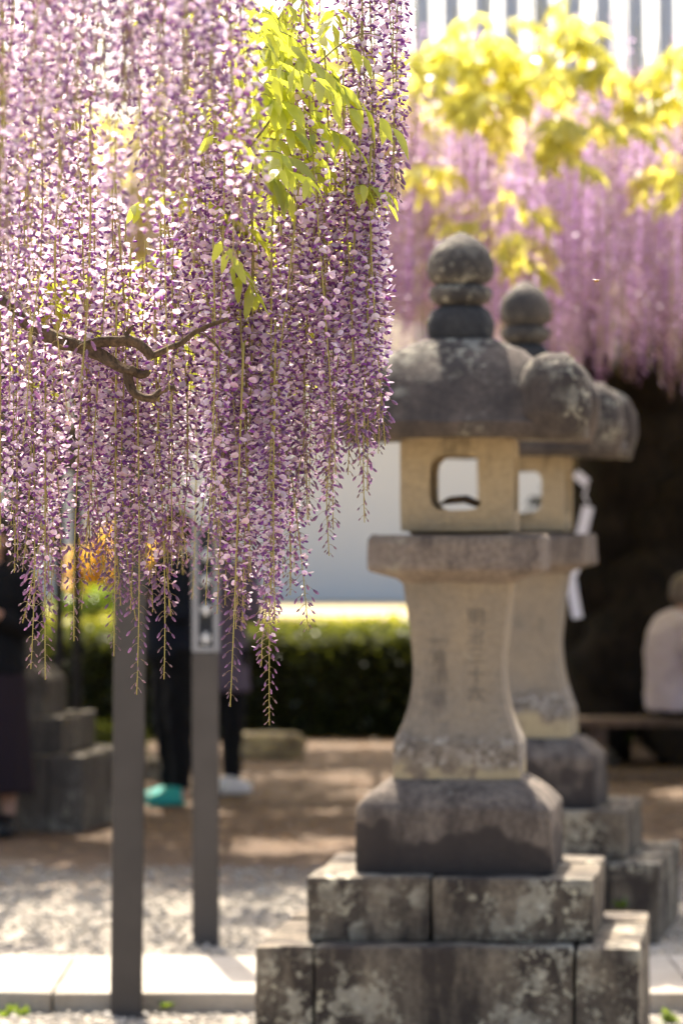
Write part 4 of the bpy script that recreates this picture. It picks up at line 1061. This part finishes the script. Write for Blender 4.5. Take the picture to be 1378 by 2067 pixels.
def standing(label, loc, face, height, cloth_top, cloth_low, shoe_mat, hair_mat, skirt=False, tunic=None, long_hair=False):
    k = height / 1.66
    t = thing('person', label, 'person', loc, face, 'visitors in the shrine yard')     # local +x = facing direction
    hz = 1.545
    body = head_parts((.02, 0, hz), 0) + [limb([(.005, 0, 1.30), (.01, 0, 1.40), (.02, 0, 1.49)], [.055, .047, .050], 14, 3)]
    body += [limb([(0, 0, .88), (.01, 0, 1.05), (0, 0, 1.22), (0, 0, 1.34)], [.15, .125, .135, .10], 16, 4)]
    for s in (-1, 1):
        body += [limb([(0, s * .085, .9), (.012, s * .085, .48), (-.01, s * .085, .27), (-.005, s * .085, .075)], [.083, .052, .050, .034], 12, 4), limb([(-.03, s * .085, .05), (.06, s * .088, .04), (.13, s * .09, .03)], [.035, .036, .025], 10, 3)]
        body += [limb([(0, s * .17, 1.32), (.02, s * .215, 1.08), (.24, s * .09, 1.17)], [.047, .038, .026], 12, 4)] + hand_parts((.24, s * .09, 1.17), (.5, -s * .5, .7), (-.5, -s * .3, .6))
    b = remeshed('body', body, M['skin'], t, .009, 4); eyes((.02, 0, hz), 0, b)
    top = [limb([(0, 0, (tunic or .84)), (0, 0, .98), (.01, 0, 1.10), (0, 0, 1.25), (0, 0, 1.37), (.01, 0, 1.425)], [.175 if not tunic else .185, .168, .155, .165, .125, .062], 20, 4)]
    for s in (-1, 1): top += [limb([(0, s * .10, 1.36), (0, s * .18, 1.31), (.02, s * .225, 1.08), (.21, s * .105, 1.155)], [.07, .075, .058, .044], 14, 4)]
    remeshed('jacket' if not tunic else 'tunic', top, cloth_top, t, .012, 8)
    if skirt:
        v, f = loft([(.22, .205, .215, 2.2), (.24, .207, .217, 2.2), (.5, .19, .20, 2.2), (.8, .165, .175, 2.1), (.98, .135, .15, 2)], 40); v = [(x * (1 + .05 * math.sin(9 * math.atan2(y, x)) * max(0, 1 - z)), y * (1 + .05 * math.sin(9 * math.atan2(y, x)) * max(0, 1 - z)), z) for x, y, z in v]
        link('skirt', mesh_py('skirt', v, f, True), cloth_low, t)
    else:
        lg = [limb([(0, 0, .80), (0, 0, .98)], [.158, .145], 18, 3)]
        for s in (-1, 1): lg += [limb([(0, s * .08, .88), (.012, s * .086, .48), (-.008, s * .088, .26), (-.005, s * .088, .095)], [.105, .073, .066, .052], 16, 4)]
        remeshed('trousers', lg, cloth_low, t, .011, 6)
    for s in (-1, 1): shoe((.005 + s * .035, s * .09, 0), s * .22, shoe_mat, t)
    hp = [ell((-.008, 0, hz + .04), (.104, .090, .095)), ell((-.045, 0, hz + .005), (.075, .088, .10))]
    if long_hair: hp.append(limb([(-.07, 0, hz), (-.095, 0, hz - .12), (-.09, 0, hz - .22)], [.07, .062, .04], 14, 3))
    h = remeshed('hair', hp, hair_mat, t, .011, 3)
    t.scale = (k, k, k); return t
pw = P(345, 1640, 21.9)
standing('standing person in navy jacket, black trousers and teal shoes between the steel posts', (pw.x + .02, 21.9, .068), R(205), 1.67, M['cloth_navy'], M['cloth_black'], M['shoe_teal'], M['hair_dark'])
pw = P(448, 1640, 22.8)
standing('standing person in mauve tunic, mostly hidden by the slotted post', (pw.x - .01, 22.8, .068), R(60), 1.62, M['cloth_mauve'], M['cloth_black'], M['shoe_white'], M['hair_dark'], tunic=.62, long_hair=True)
pw = P(-22, 1680, 20.0)
standing('standing person in black top and dark plum skirt cut by the picture edge', (pw.x + .05, 19.7, .068), R(255), 1.62, M['cloth_black'], M['cloth_plum'], M['shoe_black'], M['hair_dark'], skirt=True, long_hair=True)

def seated(label, loc, face):
    t = thing('person', label, 'person', loc, face, 'visitors in the shrine yard')   # origin on the ground under the seat; +x forward
    sz = .40; hz = 1.185
    body = head_parts((.10, 0, hz), R(-6)) + [limb([(.04, 0, .97), (.055, 0, 1.05), (.085, 0, 1.13)], [.055, .050, .052], 14, 3)]
    body += [limb([(0, 0, sz + .10), (-.01, 0, .68), (0, 0, .85), (.03, 0, 1.0)], [.14, .13, .14, .09], 16, 4)]
    for s in (-1, 1):
        body += [limb([(0, s * .09, sz + .08), (.24, s * .10, sz + .085), (.43, s * .10, sz + .07), (.45, s * .10, .25), (.43, s * .10, .07)], [.085, .075, .058, .05, .034], 12, 4), limb([(.41, s * .10, .045), (.52, s * .105, .03)], [.035, .026], 10, 3)]
        body += [limb([(.02, s * .18, .97), (.03, s * .24, .74), (.24, s * .19, .60)], [.047, .04, .027], 12, 4)] + hand_parts((.24, s * .19, .60), (1, -s * .25, -.25), (0, -s, .4))
    b = remeshed('body', body, M['skin'], t, .009, 4); eyes((.10, 0, hz), R(-6), b)
    top = [limb([(0, 0, sz + .05), (-.01, 0, .60), (-.02, 0, .76), (-.005, 0, .90), (.03, 0, 1.01), (.05, 0, 1.065)], [.185, .178, .172, .175, .13, .07], 20, 4)]
    for s in (-1, 1): top += [limb([(.02, s * .10, 1.0), (.015, s * .19, .95), (.03, s * .245, .74), (.20, s * .20, .62)], [.075, .082, .066, .052], 14, 4)]
    remeshed('shirt', top, M['cloth_lilac'], t, .012, 7)
    lg = [limb([(-.03, 0, sz + .075), (.10, 0, sz + .09)], [.145, .14], 18, 3)]
    for s in (-1, 1): lg += [limb([(.0, s * .09, sz + .085), (.24, s * .10, sz + .09), (.43, s * .10, sz + .07), (.45, s * .10, .25), (.43, s * .10, .09)], [.105, .092, .078, .068, .058], 16, 4)]
    remeshed('trousers', lg, M['cloth_black'], t, .011, 6)
    for s in (-1, 1): shoe((.44, s * .105, 0), 0, M['shoe_black'], t)
    remeshed('hair', [ell((.075, 0, hz + .035), (.100, .086, .095)), ell((.045, 0, hz - .005), (.075, .082, .085))], M['hair_grey'], t, .011, 3)
    return t
seated('person in pale lilac shirt seated on the wooden bench', ((1350 - CX) * 24.4 / FPX + .03, 24.36, .058 - .01), R(24))

# ------------------------------------------------------------------ a bee in flight
be = thing('bee', 'tiny bee in flight before the distant blossom', 'bee', P(1203, 567, 7.05), R(-60))
v, f = loft([(-.0065, .0006, .0006, 2), (-.005, .0018, .0018, 2), (-.002, .0023, .0023, 2), (.0005, .0014, .0014, 2), (.002, .0023, .0023, 2), (.0045, .0021, .0021, 2), (.0055, .0010, .0010, 2), (.0068, .0016, .0016, 2), (.0082, .0012, .0012, 2), (.0088, .0003, .0003, 2)], 14)
v = [(z, y, x) for x, y, z in v]; link('body', mesh_py('body', v, [tuple(reversed(q)) for q in f], True), M['bee_body'], be)
for s in (-1, 1):
    wv = [(.003, s * .0015, .0015), (.0045, s * .006, .0026), (.003, s * .0105, .0032), (.0005, s * .0100, .003), (.0, s * .005, .0022)]
    o = link('wing', mesh_py('wing', wv, [(0, 1, 2, 3, 4)] if s > 0 else [(4, 3, 2, 1, 0)]), M['bee_wing'], be)
lg = [tube([(.002 - .002 * i, s * .0012, -.0015), (.001 - .003 * i, s * .002, -.0035), (0 - .003 * i, s * .002, -.005)], .0002, 4) for i in range(3) for s in (-1, 1)]
link('legs', mesh_py('legs', *joined(lg)), M['bee_body'], be)
